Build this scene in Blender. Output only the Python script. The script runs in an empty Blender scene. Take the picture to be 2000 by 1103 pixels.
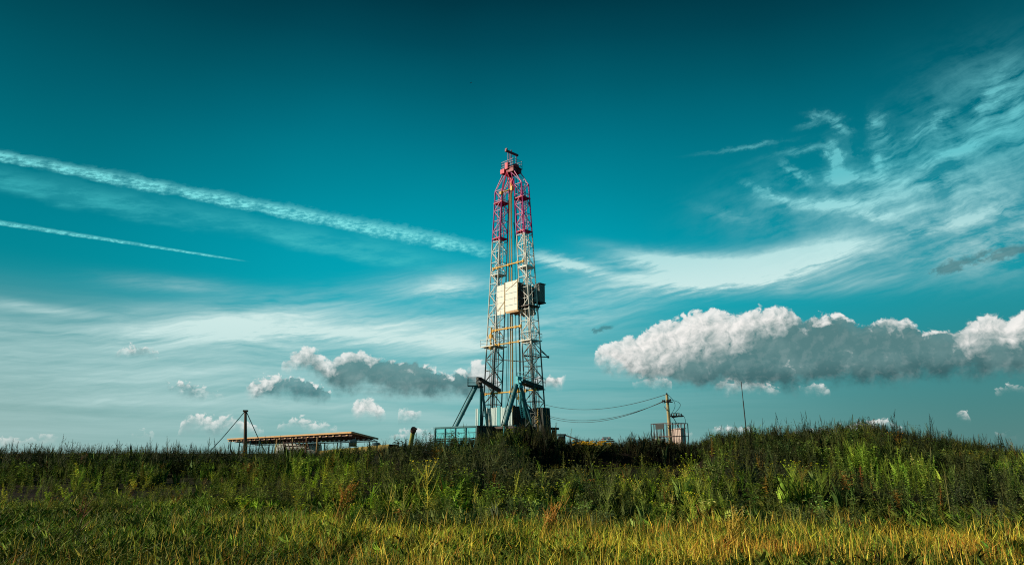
import bpy, bmesh, math, random
import numpy as np
from mathutils import Vector, Matrix

SC = bpy.context.scene
COL = SC.collection
rad = math.radians

# ------------------------------------------------------------------ camera
TILT = rad(14.04)
FPX = 1333.0                      # focal length for a 2000 pixel wide frame
EYE = Vector((0.0, 0.0, 1.7))
cam_d = bpy.data.cameras.new('camera')
cam_d.sensor_width = 36.0
cam_d.lens = FPX / 2000.0 * 36.0
cam_d.clip_start = 0.1
cam_d.clip_end = 20000.0
cam = bpy.data.objects.new('camera', cam_d)
COL.objects.link(cam)
cam.location = EYE
cam.rotation_euler = (rad(90) + TILT, 0, 0)
SC.camera = cam

SC.view_settings.view_transform = 'Standard'
SC.view_settings.look = 'None'
SC.view_settings.exposure = 0.0
SC.view_settings.gamma = 1.0
SC.view_settings.use_curve_mapping = False
SC.cycles.use_denoising = False
SC.cycles.pixel_filter_type = 'BLACKMAN_HARRIS'
SC.cycles.filter_width = 1.1
SC.cycles.max_bounces = 4
SC.cycles.diffuse_bounces = 2
SC.cycles.glossy_bounces = 1
SC.cycles.transmission_bounces = 2

# ------------------------------------------------------------------ sun
SUN_TO = Vector((-0.985, -0.10, 0.0)).normalized()
SUN_EL = rad(23)
sun_vec = Vector((SUN_TO.x * math.cos(SUN_EL), SUN_TO.y * math.cos(SUN_EL), math.sin(SUN_EL)))
sun_d = bpy.data.lights.new('sun', 'SUN')
sun_d.energy = 5.0
sun_d.angle = rad(0.5)
sun_d.color = (1.0, 0.88, 0.67)
sun = bpy.data.objects.new('sun', sun_d)
COL.objects.link(sun)
sun.location = (-60, 0, 60)
sun.rotation_euler = sun_vec.to_track_quat('Z', 'Y').to_euler()


def srgb(r, g, b):
    f = lambda c: c / 255 / 12.92 if c <= 10 else ((c / 255 + 0.055) / 1.055) ** 2.4
    return (f(r), f(g), f(b), 1.0)


def pix_dir(x, y):
    """direction of the ray through a photo pixel (2000 wide), used to look up real bearings"""
    a, b = (x - 1000.0) / FPX, (551.5 - y) / FPX
    return Vector((a, math.cos(TILT) - b * math.sin(TILT), math.sin(TILT) + b * math.cos(TILT)))


def P(x, y, Y):
    """the point at distance Y (metres north of the camera) seen at a photo pixel"""
    d = pix_dir(x, y)
    return EYE + d * (Y / d.y)


def ae(x, y):
    d = pix_dir(x, y).normalized()
    return math.degrees(math.atan2(d.x, d.y)), math.degrees(math.asin(d.z))


# ------------------------------------------------------------------ sky (world)
class N:
    """tiny arithmetic wrapper round shader node sockets"""
    tree = None

    def __init__(self, s): self.s = s

    @staticmethod
    def math(op, *a, clamp=False):
        n = N.tree.nodes.new('ShaderNodeMath'); n.operation = op; n.use_clamp = clamp
        for i, v in enumerate(a):
            if isinstance(v, N): N.tree.links.new(v.s, n.inputs[i])
            else: n.inputs[i].default_value = v
        return N(n.outputs[0])

    def __add__(self, o): return N.math('ADD', self, o)
    __radd__ = __add__
    def __sub__(self, o): return N.math('SUBTRACT', self, o)
    def __rsub__(self, o): return N.math('SUBTRACT', o, self)
    def __mul__(self, o): return N.math('MULTIPLY', self, o)
    __rmul__ = __mul__
    def __truediv__(self, o): return N.math('DIVIDE', self, o)
    def min(self, o): return N.math('MINIMUM', self, o)
    def max(self, o): return N.math('MAXIMUM', self, o)
    def clamp(self): return N.math('ADD', self, 0.0, clamp=True)
    def pow(self, e): return N.math('POWER', self, e)
    def abs(self): return N.math('ABSOLUTE', self)
    def step(self, lo, hi):
        n = N.tree.nodes.new('ShaderNodeMapRange'); n.interpolation_type = 'SMOOTHSTEP'
        N.tree.links.new(self.s, n.inputs[0])
        for i, v in ((1, lo), (2, hi)):
            if isinstance(v, N): N.tree.links.new(v.s, n.inputs[i])
            else: n.inputs[i].default_value = v
        return N(n.outputs[0])


def xyz(x, y, z=0.0):
    n = N.tree.nodes.new('ShaderNodeCombineXYZ')
    for i, v in enumerate((x, y, z)):
        if isinstance(v, N): N.tree.links.new(v.s, n.inputs[i])
        else: n.inputs[i].default_value = v
    return N(n.outputs[0])


def noise(v, scale, detail=4, rough=0.55, dist=0.0, lac=2.0):
    n = N.tree.nodes.new('ShaderNodeTexNoise'); n.noise_dimensions = '2D' if dist >= 0 else '3D'
    N.tree.links.new(v.s, n.inputs['Vector'])
    n.inputs['Scale'].default_value = scale; n.inputs['Detail'].default_value = detail
    n.inputs['Roughness'].default_value = rough; n.inputs['Distortion'].default_value = abs(dist)
    n.inputs['Lacunarity'].default_value = lac
    return N(n.outputs[0])


def puffs(v, scale, detail=2.0, rough=0.5):
    n = N.tree.nodes.new('ShaderNodeTexVoronoi'); n.voronoi_dimensions = '2D'; n.feature = 'SMOOTH_F1'
    n.normalize = True
    N.tree.links.new(v.s, n.inputs['Vector'])
    n.inputs['Scale'].default_value = scale; n.inputs['Detail'].default_value = detail
    n.inputs['Roughness'].default_value = rough; n.inputs['Smoothness'].default_value = 0.35
    return 1.0 - N(n.outputs['Distance'])


def curve(x, pts, lo=-60.0, hi=60.0, vlo=-5.0, vhi=20.0):
    """piecewise linear function of x as a Float Curve node"""
    n = N.tree.nodes.new('ShaderNodeFloatCurve')
    u = (x - lo) / (hi - lo)
    N.tree.links.new(u.s, n.inputs['Value'])
    c = n.mapping.curves[0]
    pts = sorted(pts)
    q = [((a - lo) / (hi - lo), (b - vlo) / (vhi - vlo)) for a, b in pts]
    q = [(0.0, q[0][1])] + [k for k in q if 0.0 < k[0] < 1.0] + [(1.0, q[-1][1])]
    c.points[0].location = q[0]; c.points[1].location = q[-1]
    for k in q[1:-1]:
        c.points.new(*k)
    for k in c.points: k.handle_type = 'VECTOR'
    n.mapping.update()
    return N(n.outputs[0]) * (vhi - vlo) + vlo


def ramp(x, stops):
    n = N.tree.nodes.new('ShaderNodeValToRGB')
    N.tree.links.new(x.s, n.inputs[0])
    e = n.color_ramp.elements
    e[0].position, e[0].color = stops[0]
    e[1].position, e[1].color = stops[-1]
    for p, c in stops[1:-1]:
        k = e.new(p); k.color = c
    return N(n.outputs[0])


def mixc(f, a, b, mode='MIX'):
    n = N.tree.nodes.new('ShaderNodeMix'); n.data_type = 'RGBA'; n.blend_type = mode
    for s, v in ((n.inputs[0], f), (n.inputs[6], a), (n.inputs[7], b)):
        if isinstance(v, N): N.tree.links.new(v.s, s)
        else: s.default_value = v
    return N(n.outputs[2])


def sep(v):
    n = N.tree.nodes.new('ShaderNodeSeparateXYZ'); N.tree.links.new(v.s, n.inputs[0])
    return [N(o) for o in n.outputs]


def build_world():
    w = bpy.data.worlds.new('World'); SC.world = w; w.use_nodes = True
    t = w.node_tree; N.tree = t
    for n in list(t.nodes): t.nodes.remove(n)
    out = t.nodes.new('ShaderNodeOutputWorld'); bg = t.nodes.new('ShaderNodeBackground')
    t.links.new(bg.outputs[0], out.inputs[0])
    tc = t.nodes.new('ShaderNodeTexCoord')
    D = N(tc.outputs['Generated'])
    dx, dy, dz = sep(D)
    A = N.math('ARCTAN2', dx, dy) * (180 / math.pi)
    E = N.math('ARCSINE', dz) * (180 / math.pi)

    # clear air: physical sky, tinted the deep teal of the photograph, plus an elevation curve
    sky = t.nodes.new('ShaderNodeTexSky'); sky.sky_type = 'NISHITA'; sky.sun_disc = False
    sky.sun_elevation = SUN_EL
    sky.sun_rotation = math.atan2(SUN_TO.x, SUN_TO.y)
    sky.dust_density = 1.0
    Ew = E + (noise(xyz(A, E), 0.05, 2) - 0.5) * 2.0
    base = ramp(((Ew + 4.0) / 94.0).clamp(), [(p, srgb(*c)) for p, c in [
        (0.0, (40, 60, 62)), (0.035, (70, 115, 120)), (0.045, (124, 174, 172)), (0.08, (100, 168, 170)), (0.125, (58, 164, 172)),
        (0.17, (6, 168, 184)), (0.215, (0, 158, 177)), (0.27, (0, 135, 153)), (0.315, (0, 113, 131)),
        (0.355, (0, 92, 108)), (0.395, (0, 69, 84)), (0.43, (0, 50, 63)), (0.55, (0, 40, 53)), (1.0, (0, 34, 48))]])
    # painted vignette: sky darkened towards the right and upper left; low far left hazier
    right = A.step(-2.0, 38.0); left = (A * -1.0).step(8.0, 42.0)
    low = (14.0 - E).step(0.0, 13.0)
    dark = 1.0 - right * (0.26 + 0.24 * low) - left * 0.42 * (1.0 - low)
    base = mixc(1.0, base, xyz(dark, dark, dark), 'MULTIPLY')
    nis = mixc(1.0, N(sky.outputs[0]), (0.0002, 0.005, 0.0045, 1), 'MULTIPLY')
    base = mixc(1.0, base, nis, 'ADD')
    veil = left * low
    base = mixc(veil * 0.6, base, srgb(146, 168, 164))

    # ---- cirrus: streaky noise inside soft lobes given as bearings
    warp = noise(xyz(A, E), 0.10, 3, 0.5) - 0.5
    warp2 = noise(xyz(A + 31.0, E), 0.35, 3, 0.5) - 0.5
    Aw = A + warp * 6.0
    Ec = E + warp * 2.4 + warp2 * 0.35
    sl = 0.10
    streak = noise(xyz(Aw * 0.10, Ec * 0.9 - Aw * sl), 1.0, 7, 0.62)
    fine = noise(xyz(Aw * 0.30, Ec * 3.4 - Aw * 0.75), 1.0, 6, 0.68)

    frame0 = (A, E)
    rag1 = noise(xyz(A * 0.9 + 5.0, E * 1.2), 1.0, 5, 0.7) - 0.5
    rag2 = noise(xyz(A * 0.8 + 55.0, E * 1.3), 1.0, 5, 0.7) - 0.5
    ragged_frame = (A + rag1 * 2.0, E + rag2 * 0.9)

    def lobe(px, py, rx, ry, ang, k, frame=None):
        a0, e0 = ae(px, py)
        A, E = frame or frame0
        s = math.degrees(1 / FPX) * (0.95 - 0.25 * (abs(px - 1000) / 1000) ** 2)
        ca, sa = math.cos(rad(ang)), math.sin(rad(ang))
        u = ((A - a0) * ca + (E - e0) * sa) / (rx * s)
        v = ((E - e0) * ca - (A - a0) * sa) / (ry * s)
        r = u * u + v * v
        return N.math('EXPONENT', r * -1.0) * k

    def summ(items, frame=None):
        r = None
        for i in items:
            q = lobe(*i, frame=frame); r = q if r is None else r + q
        return r

    soft = summ([(640, 640, 360, 34, 3, 0.85), (870, 560, 110, 30, 5, 0.55), (520, 618, 160, 24, 6, 0.35),
                 (850, 660, 170, 28, -4, 0.5), (1370, 522, 210, 26, -3, 1.05), (1560, 500, 150, 24, 8, 0.95),
                 (1260, 500, 90, 12, -14, 0.6), (1110, 516, 80, 11, -12, 1.15), (1480, 555, 260, 22, -4, 0.55),
                 (330, 556, 120, 16, 2, 0.32), (60, 600, 120, 12, -3, 0.5), (60, 640, 160, 12, 2, 0.3),
                 (1160, 610, 200, 40, 12, 0.42), (560, 700, 330, 32, 0, 0.30), (1650, 400, 170, 14, -12, 0.5),
                 (900, 690, 160, 40, 20, 0.42), (200, 740, 380, 60, 0, 0.55), (450, 800, 420, 34, 0, 0.30), (1850, 400, 230, 90, 0, 0.30), (300, 650, 300, 30, 3, 0.4),
                 (1180, 560, 160, 30, 8, 0.35), (620, 585, 260, 26, 10, 0.28)])
    a_soft = (soft * ((streak - 0.24) * 2.1).max(0.06) * (0.30 + 1.35 * fine) + (soft - 0.62).max(0.0) * 0.30).clamp()
    core = summ([(1490, 520, 180, 24, 5, 0.95), (1330, 512, 130, 16, -8, 0.8), (1590, 494, 100, 20, 10, 0.8), (1110, 514, 75, 9, -13, 1.0), (1390, 545, 150, 16, 0, 0.6), (880, 556, 70, 18, 8, 0.5), (420, 645, 190, 16, 6, 0.45), (650, 650, 240, 16, -2, 0.5)],
                (A + rag1 * 1.6, E + rag2 * 0.8 + (fine - 0.5) * 1.6))
    a_soft = (a_soft + core * (0.15 + 1.1 * fine)).clamp()
    veil_r = summ([(1640, 350, 150, 60, 0, 0.55), (1900, 250, 130, 110, 25, 0.95), (1900, 400, 170, 80, 0, 0.95), (1980, 180, 70, 70, 30, 0.55),
                   (1960, 480, 160, 60, 0, 0.7), (1700, 470, 170, 50, 0, 0.35), (1540, 400, 150, 60, 0, 0.34), (1780, 330, 110, 50, 10, 0.5)])
    f1 = noise(xyz(A * 0.30 + E * 0.22 + warp * 1.4, E * 0.55 - A * 0.16 + warp * 2.0), 0.8, 8, 0.64)
    f2 = noise(xyz(A * 0.16 + E * 0.10, E * 1.5 - A * 0.35 + warp2 * 2.0), 1.0, 7, 0.66)
    feather = (f1 * 0.62 + f2 * 0.38 - 0.40) * 3.6
    strokes = summ([(1460, 288, 75, 4, 1, 0.5), (1570, 292, 60, 6, 3, 0.5), (1612, 228, 26, 6, -18, 0.75), (1640, 246, 22, 9, -52, 0.8), (1592, 240, 30, 5, 8, 0.4),
                    (1632, 312, 12, 34, 8, 1.1), (1645, 345, 34, 12, -8, 1.0), (1716, 312, 14, 30, 14, 1.0), (1722, 262, 16, 34, 10, 0.65), (1708, 235, 18, 10, 30, 0.5), (1690, 350, 60, 9, -4, 0.7),
                    (1562, 344, 26, 9, -38, 0.8), (1540, 330, 18, 8, -50, 0.5), (1478, 368, 28, 6, -34, 0.7), (1520, 388, 40, 7, -18, 0.85), (1590, 398, 60, 8, -6, 0.7), (1650, 402, 60, 12, -4, 0.95), (1705, 420, 40, 9, -22, 0.8),
                    (1790, 262, 55, 9, 22, 0.6), (1828, 238, 22, 8, 42, 0.7), (1860, 300, 70, 12, 16, 0.5), (1760, 370, 90, 14, 4, 0.6), (1850, 440, 110, 12, 6, 0.5), (1930, 200, 60, 16, 55, 0.55), (1990, 230, 40, 70, 0, 0.5), (1420, 420, 60, 10, -20, 0.2)], ragged_frame)
    holes = summ([(1575, 300, 34, 42, 0, 0.9), (1690, 285, 20, 40, 0, 0.9), (1545, 372, 60, 9, -8, 0.6), (1885, 215, 26, 26, 0, 0.6), (1840, 465, 40, 22, 0, 0.5), (1870, 330, 60, 8, 10, 0.3)], ragged_frame)
    a_curl = (feather * (veil_r * 0.85 - holes * 0.7).max(0.0) + strokes * ((f2 - 0.30) * 3.2 + feather * 0.35).max(0.0)).clamp()
    lay = noise(xyz(A * 0.045, E * 0.95 + warp * 0.8), 1.0, 5, 0.55)
    lowband = (1.0 - E.step(6.0, 12.5)) * (A * -1.0).step(-30.0, 8.0)
    a_low = (0.24 + (lay - 0.36) * 1.5).clamp() * lowband * 0.62
    a_c = (a_low + a_soft * 0.92 + a_curl * 0.80).clamp()
    cir = ramp(((E + 4.0) / 40.0).clamp(), [(0.0, srgb(150, 185, 182)), (0.25, srgb(190, 222, 220)), (0.42, srgb(214, 240, 236)), (0.62, srgb(110, 205, 212)), (1.0, srgb(120, 190, 195))])
    colr = mixc(a_c, base, cir)

    # ---- contrails: bands about great circles through two bearings
    def trail(p, q, w0, w1, k, seed, L, ragged, colour, end=None, skew=1.0, cross=3.0, fill=0.35):
        nonlocal colr
        a, b = pix_dir(*p).normalized(), pix_dir(*q).normalized()
        n = a.cross(b).normalized()
        if n.z < 0: n = -n
        tdir = (b - a * a.dot(b)).normalized()
        span = math.acos(a.dot(b))
        def dot(v): return dx * v.x + dy * v.y + dz * v.z
        d = N.math('ARCSINE', dot(n)) * (180 / math.pi)
        s = N.math('ARCTAN2', dot(tdir), dot(a)) / span
        wid = (w0 + (w1 - w0) * s.clamp()) * 0.043 * (0.55 + 0.9 * noise(xyz(s * 7.0 + seed, 2.0), 1.0, 3, 0.6))
        big = noise(xyz(s * L * 0.5 + seed, d * 0.4), 1.0, 4, 0.6)
        sm = noise(xyz(s * L * 1.6 - d * skew + seed, d * cross), 1.0, 6, 0.70)
        edge = (big - 0.5) * ragged + (sm - 0.5) * ragged * 1.5
        up = 1.0 - ((d / wid) + edge).step(0.1, 1.2)
        dn = ((d / wid) + edge * 0.35).step(-1.1, -0.35)
        m = up * dn * s.step(-2.0, -1.5)
        if end: m = m * (1.0 - s.step(*end))
        gaps = (big - 0.30).step(0.0, 0.28)
        body = (fill + (sm - 0.40).max(0.0) * 3.4) * (0.35 + 0.65 * gaps)
        colr = mixc((m * body * k).clamp(), colr, colour)
    trail((0, 350), (900, 520), 26, 34, 0.45, 3.0, 8.0, 0.8, srgb(70, 190, 196), (0.8, 1.1), 0.8, 0.9, 0.5)
    trail((0, 304), (960, 490), 10, 19, 1.0, 7.0, 44.0, 0.9, srgb(125, 226, 228), (0.90, 1.05), 2.6, 4.4)
    trail((0, 435), (480, 510), 4.6, 1.8, 1.0, 19.0, 26.0, 0.8, srgb(115, 218, 220), (0.85, 1.03), 2.0, 5.0)

    # ---- cumulus: lit caps over flat grey bases; every cloud is a list of (bearing, top, base) points
    def cumulus(clouds, caps, seed, puff=1.0, sharp=0.55, amb=(86, 128, 130), k=1.0, size=1.0):
        nonlocal colr
        tops, bots = [], []
        for c in clouds:
            c = sorted(c)
            (xa, ta, ba), (xb, tb, bb) = c[0], c[-1]
            if xa > -100: c = [(xa - 9, (ta + ba) / 2 + 45, (ta + ba) / 2 - 45)] + c
            if xb < 2100: c = c + [(xb + 9, (tb + bb) / 2 + 45, (tb + bb) / 2 - 45)]
            tops += [ae(p[0], p[1]) for p in c]; bots += [ae(p[0], p[2]) for p in c]
        T = curve(A, tops, -44, 44); B = curve(A, bots, -44, 44)
        C = curve(A, [(ae(p[0], 720)[0], p[1]) for p in caps], -44, 44, 0.0, 4.0)
        co0 = xyz(A * 0.93 + seed, E)
        wv = noise(co0, 0.7, 3, 0.5) - 0.5
        co = xyz(A * 0.93 + seed + wv * 1.1, E + wv * 0.6)
        co2 = xyz(A * 0.93 + seed + wv * 1.1 - 0.30 * size, E + wv * 0.6 + 0.24 * size)
        def field(c): return puffs(c, 0.62 / size, 3.0, 0.6) * 0.62 + noise(c, 1.3 / size, 6, 0.62) * 0.6
        f, f2 = field(c=co), field(c=co2)
        big = noise(co0, 0.42 / size, 4, 0.6)
        top = T - E; bot = E - B
        dens_t = top + (f - 0.80) * 2.1 * puff + (big - 0.5) * 0.9 * puff
        dens_b = bot * 0.9 + (noise(co0, 0.45, 6, 0.62) - 0.50) * 2.4 * puff
        al = dens_t.step(-0.08, 0.26).min(dens_b.step(-0.35, sharp + 0.6))
        al = al * (1.0 - 0.10 * (A * -1.0).step(-3.0, 3.0)) * (0.90 + 0.10 * dens_t.step(0.2, 1.2))
        g = (f - f2) * 2.4
        lowb0 = bot.step(0.8, 2.6)
        cap = 1.0 - ((top + (big - 0.5) * 2.6 - (f - 0.78) * 1.6) / (C * 1.25 + 0.02)).step(-0.05, 1.15)
        lit = (cap * 0.90 + g * (0.02 + cap * (1.55 - cap) * 1.0) + (f - 0.78) * 0.5 * cap + ((f - 0.84) * 5.0).clamp() * ((big - 0.50) * 6.0).clamp() * 0.45 * (1.0 - cap) * lowb0).clamp()
        lowb = (bot + (big - 0.5) * 1.2).step(0.1, 2.4)
        sh = mixc(lowb, srgb(amb[0] - 16, amb[1] - 18, amb[2] - 16), srgb(amb[0] + 12, amb[1] + 12, amb[2] + 12))
        sh = mixc(((big - 0.42) * 2.6 + (f - 0.8) * 0.5).clamp() * 0.62, sh, srgb(amb[0] + 46, amb[1] + 36, amb[2] + 34))
        c = mixc(lit.pow(0.62), sh, srgb(248, 245, 240))
        c = mixc((1.0 - al) * 0.5, c, colr)
        colr = mixc(al * k, colr, c)

    # small clouds near the horizon
    cumulus([[(-300, 830, 862), (-100, 822, 865), (20, 856, 866), (120, 846, 864)], [(255, 846, 852), (275, 840, 851), (300, 842, 850)],
             [(345, 838, 844), (362, 812, 842), (395, 803, 842), (425, 815, 842), (455, 809, 843), (490, 820, 842), (515, 832, 842)],
             [(540, 822, 838), (580, 813, 840), (620, 818, 840), (660, 834, 842)], [(760, 842, 856), (820, 836, 858), (850, 842, 856)],
             [(1270, 842, 850), (1330, 834, 850), (1355, 842, 850)], [(1385, 838, 850), (1430, 828, 852), (1470, 832, 850)],
             [(1545, 840, 852), (1640, 832, 852), (1700, 818, 850), (1735, 818, 846), (1770, 835, 846)], [(1868, 804, 812), (1882, 798, 824), (1896, 806, 822)],
             [(1935, 842, 850), (2300, 842, 852)]],
            [(-300, 0.7), (500, 1.1), (1000, 0.6), (2300, 0.5)], 11.0, 0.85, 0.35, (122, 160, 160), 0.92, 0.55)
    # the middle rank
    cumulus([[(222, 686, 694), (240, 674, 694), (270, 671, 695), (300, 682, 694), (315, 690, 694)],
             [(330, 752, 762), (352, 746, 772), (395, 757, 776), (440, 768, 778)],
             [(478, 750, 768), (492, 740, 774), (515, 730, 778), (540, 726, 782), (575, 734, 784), (610, 741, 784), (650, 760, 780)],
             [(688, 784, 808), (700, 776, 818), (722, 772, 824), (742, 782, 824), (752, 796, 818)],
             [(778, 800, 816), (800, 793, 820), (825, 800, 816)],
             [(1236, 742, 752), (1255, 732, 758), (1285, 730, 759), (1312, 742, 756)],
             [(1390, 748, 758), (1410, 738, 763), (1440, 733, 764), (1480, 740, 763), (1530, 758, 763)], [(1560, 752, 762), (1590, 743, 764), (1620, 752, 762)],
             [(1940, 758, 764), (1970, 750, 766), (2100, 752, 766)]],
            [(-300, 0.5), (440, 0.6), (500, 1.4), (545, 0.7), (570, 0.25), (640, 0.15), (690, 2.2), (740, 1.4), (800, 0.9), (1000, 0.5), (1240, 1.6), (1500, 1.2), (2200, 0.6)], 47.0, 0.95, 0.3, (78, 128, 132), 1.0, 0.6)
    # the long bank to the right and the cluster behind the derrick
    cumulus([[(548, 700, 716), (575, 684, 726), (600, 674, 734), (622, 684, 742), (645, 704, 760), (664, 688, 766), (700, 678, 772), (725, 686, 776), (760, 698, 778), (800, 704, 778), (850, 710, 778), (880, 724, 778), (905, 720, 778), (925, 704, 776),
              (950, 708, 774), (975, 735, 772)],
             [(1020, 744, 768), (1075, 732, 766), (1100, 730, 762), (1128, 740, 758)],
             [(1128, 688, 704), (1165, 674, 714), (1195, 664, 724), (1240, 650, 746), (1290, 626, 758), (1340, 610, 762), (1380, 600, 764), (1430, 606, 764), (1470, 597, 764), (1500, 592, 764), (1545, 595, 762), (1562, 622, 761), (1600, 606, 758), (1640, 610, 755), (1670, 628, 752), (1720, 622, 750), (1775, 616, 748),
              (1800, 642, 746), (1860, 648, 744), (1890, 620, 742), (1930, 603, 740), (1965, 615, 738), (2000, 601, 738), (2100, 590, 736), (2400, 640, 736)]],
            [(-300, 0.4), (540, 1.5), (640, 1.1), (700, 1.0), (750, 0.35), (850, 0.2), (905, 0.3), (940, 2.0), (1000, 0.6), (1080, 1.2), (1110, 1.6), (1200, 2.8), (1300, 3.7), (1400, 3.2), (1480, 2.3), (1540, 1.8), (1575, 0.6), (1640, 0.5), (1680, 0.3), (1720, 0.6), (1770, 1.1), (1800, 0.3), (1860, 0.5), (1900, 1.9), (1950, 2.0), (2100, 1.7)],
            83.0, 1.0, 0.4, (74, 116, 118), 1.0, 1.0)
    # thin dark scud, upper right
    sc = summ([(1845, 524, 36, 13, 0, 1.0), (1885, 510, 40, 10, 10, 0.7), (1950, 494, 70, 14, 6, 1.0), (2060, 500, 80, 22, 8, 1.0), (1172, 642, 32, 8, 5, 0.8)], ragged_frame)
    am = ((sc * 1.5 + (f2 - 0.5) * 3.2 + (rag1 + rag2) * 1.6 - 0.75) * 1.3).clamp() * sc.clamp().step(0.08, 0.5) * 0.58
    colr = mixc(am, colr, srgb(66, 108, 112))

    # below the horizon: dull earth
    colr = mixc((E * -1.0).step(0.6, 2.0), colr, srgb(60, 70, 50))
    t.links.new(colr.s, bg.inputs[0]); bg.inputs[1].default_value = 1.0
    w.cycles.sampling_method = 'MANUAL'; w.cycles.sample_map_resolution = 256
    return w


build_world()

# ------------------------------------------------------------------ materials
def mat(name, build):
    m = bpy.data.materials.new(name); m.use_nodes = True
    t = m.node_tree; N.tree = t
    for n in list(t.nodes): t.nodes.remove(n)
    out = t.nodes.new('ShaderNodeOutputMaterial')
    b = t.nodes.new('ShaderNodeBsdfPrincipled')
    t.links.new(b.outputs[0], out.inputs[0])
    build(t, b, out)
    return m


def obj_co(t):
    return N(t.nodes.new('ShaderNodeTexCoord').outputs['Object'])


def world_co(t):
    return N(t.nodes.new('ShaderNodeNewGeometry').outputs['Position'])


def noise3(v, scale, detail=4, rough=0.55):
    return noise(v, scale, detail, rough, -1e-6)


def paint(name, col, worn=(0.16, 0.09, 0.05), wear=0.35, rough=0.55, metal=0.0, sc=1.2, vary=0.25):
    """weathered paint: tone drift, streaks of rust or bare metal"""
    def b(t, p, out):
        co = world_co(t)
        x, y, z = sep(co)
        n1 = noise3(co, sc * 0.6, 4)
        n2 = noise3(xyz(x * 3.0, y * 3.0, z * 0.7), sc, 6, 0.65)
        c = mixc((n1 * 1.6 - 0.3).clamp() * vary * 2, (*col, 1), (*[k * 0.62 for k in col], 1))
        c = mixc((n2 - (0.72 - wear * 0.35)).step(0.0, 0.10) * 0.85, c, (*worn, 1))
        t.links.new(c.s, p.inputs['Base Color'])
        r = n2 * 0.3 + (rough - 0.12)
        t.links.new(r.s, p.inputs['Roughness'])
        p.inputs['Metallic'].default_value = metal
    return mat(name, b)


def banded_paint(t, p, out):
    """mast paint: red upper section, white middle, old green-grey steel below"""
    co = world_co(t); x, y, z = sep(co)
    n = noise3(co, 0.8, 4); n2 = noise3(xyz(x * 4, y * 4, z * 0.8), 1.5, 6, 0.65)
    zz = z + (n - 0.5) * 0.3
    c = mixc(zz.step(15.8, 17.2), (0.016, 0.052, 0.055, 1), (0.80, 0.80, 0.74, 1))
    c = mixc(zz.step(33.6, 33.7), c, (0.55, 0.006, 0.25, 1))
    c = mixc((n * 1.5 - 0.4).clamp() * 0.5, c, (0.10, 0.06, 0.05, 1))
    c = mixc((n2 - 0.60).step(0.0, 0.1) * 0.7, c, (0.12, 0.05, 0.03, 1))
    t.links.new(c.s, p.inputs['Base Color']); p.inputs['Roughness'].default_value = 0.5


def leaf_mat(name, trans=0.35, rough=0.6):
    def b(t, p, out):
        a = t.nodes.new('ShaderNodeAttribute'); a.attribute_name = 'tint'
        c = N(a.outputs['Color'])
        t.links.new(c.s, p.inputs['Base Color']); p.inputs['Roughness'].default_value = rough
        p.inputs['Specular IOR Level'].default_value = 0.25
        tr = t.nodes.new('ShaderNodeBsdfTranslucent')
        t.links.new(c.s, tr.inputs[0])
        mx = t.nodes.new('ShaderNodeMixShader'); mx.inputs[0].default_value = trans
        t.links.new(p.outputs[0], mx.inputs[1]); t.links.new(tr.outputs[0], mx.inputs[2])
        t.links.new(mx.outputs[0], out.inputs[0])
    return mat(name, b)


def ground_build(t, p, out):
    co = world_co(t)
    n1 = noise3(co, 0.12, 6, 0.6); n2 = noise3(co, 2.5, 8, 0.7); n3 = noise3(co, 14.0, 4, 0.7)
    c = mixc(n1.step(0.42, 0.62), (0.020, 0.0135, 0.011, 1), (0.024, 0.026, 0.009, 1))
    c = mixc((n2 - 0.35).clamp() * 1.4, c, (0.013, 0.009, 0.008, 1))
    c = mixc((n3 - 0.62).step(0.0, 0.1) * 0.25, c, (0.10, 0.075, 0.035, 1))
    t.links.new(c.s, p.inputs['Base Color']); p.inputs['Roughness'].default_value = 0.95
    p.inputs['Specular IOR Level'].default_value = 0.1
    bp = t.nodes.new('ShaderNodeBump'); bp.inputs['Strength'].default_value = 0.8; bp.inputs['Distance'].default_value = 0.12
    t.links.new((n2 + n3 * 0.3).s, bp.inputs['Height']); t.links.new(bp.outputs[0], p.inputs['Normal'])


def sand_build(t, p, out):
    co = world_co(t); n1 = noise3(co, 0.8, 6, 0.6); n2 = noise3(co, 9.0, 4, 0.6)
    c = mixc(n1, (0.46, 0.33, 0.10, 1), (0.28, 0.24, 0.06, 1)); c = mixc(n2 * 0.4, c, (0.16, 0.10, 0.04, 1))
    t.links.new(c.s, p.inputs['Base Color']); p.inputs['Roughness'].default_value = 0.95


def wood_build(t, p, out):
    co = obj_co(t); x, y, z = sep(co)
    n = noise3(xyz(x * 9, y * 9, z * 0.5), 1.0, 6, 0.6); n2 = noise3(co, 0.7, 3)
    c = mixc(n, (0.05, 0.028, 0.018, 1), (0.11, 0.062, 0.035, 1)); c = mixc(n2 * 0.5, c, (0.03, 0.02, 0.015, 1))
    t.links.new(c.s, p.inputs['Base Color']); p.inputs['Roughness'].default_value = 0.85


def concrete_build(t, p, out):
    co = world_co(t); x, y, z = sep(co)
    n = noise3(co, 1.5, 6, 0.6); n2 = noise3(xyz(x * 6, y * 6, z * 0.6), 1.0, 6, 0.6)
    c = mixc(n, (0.52, 0.42, 0.20, 1), (0.40, 0.31, 0.16, 1)); c = mixc((n2 - 0.55).step(0, 0.15) * 0.6, c, (0.16, 0.11, 0.06, 1))
    t.links.new(c.s, p.inputs['Base Color']); p.inputs['Roughness'].default_value = 0.85


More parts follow.
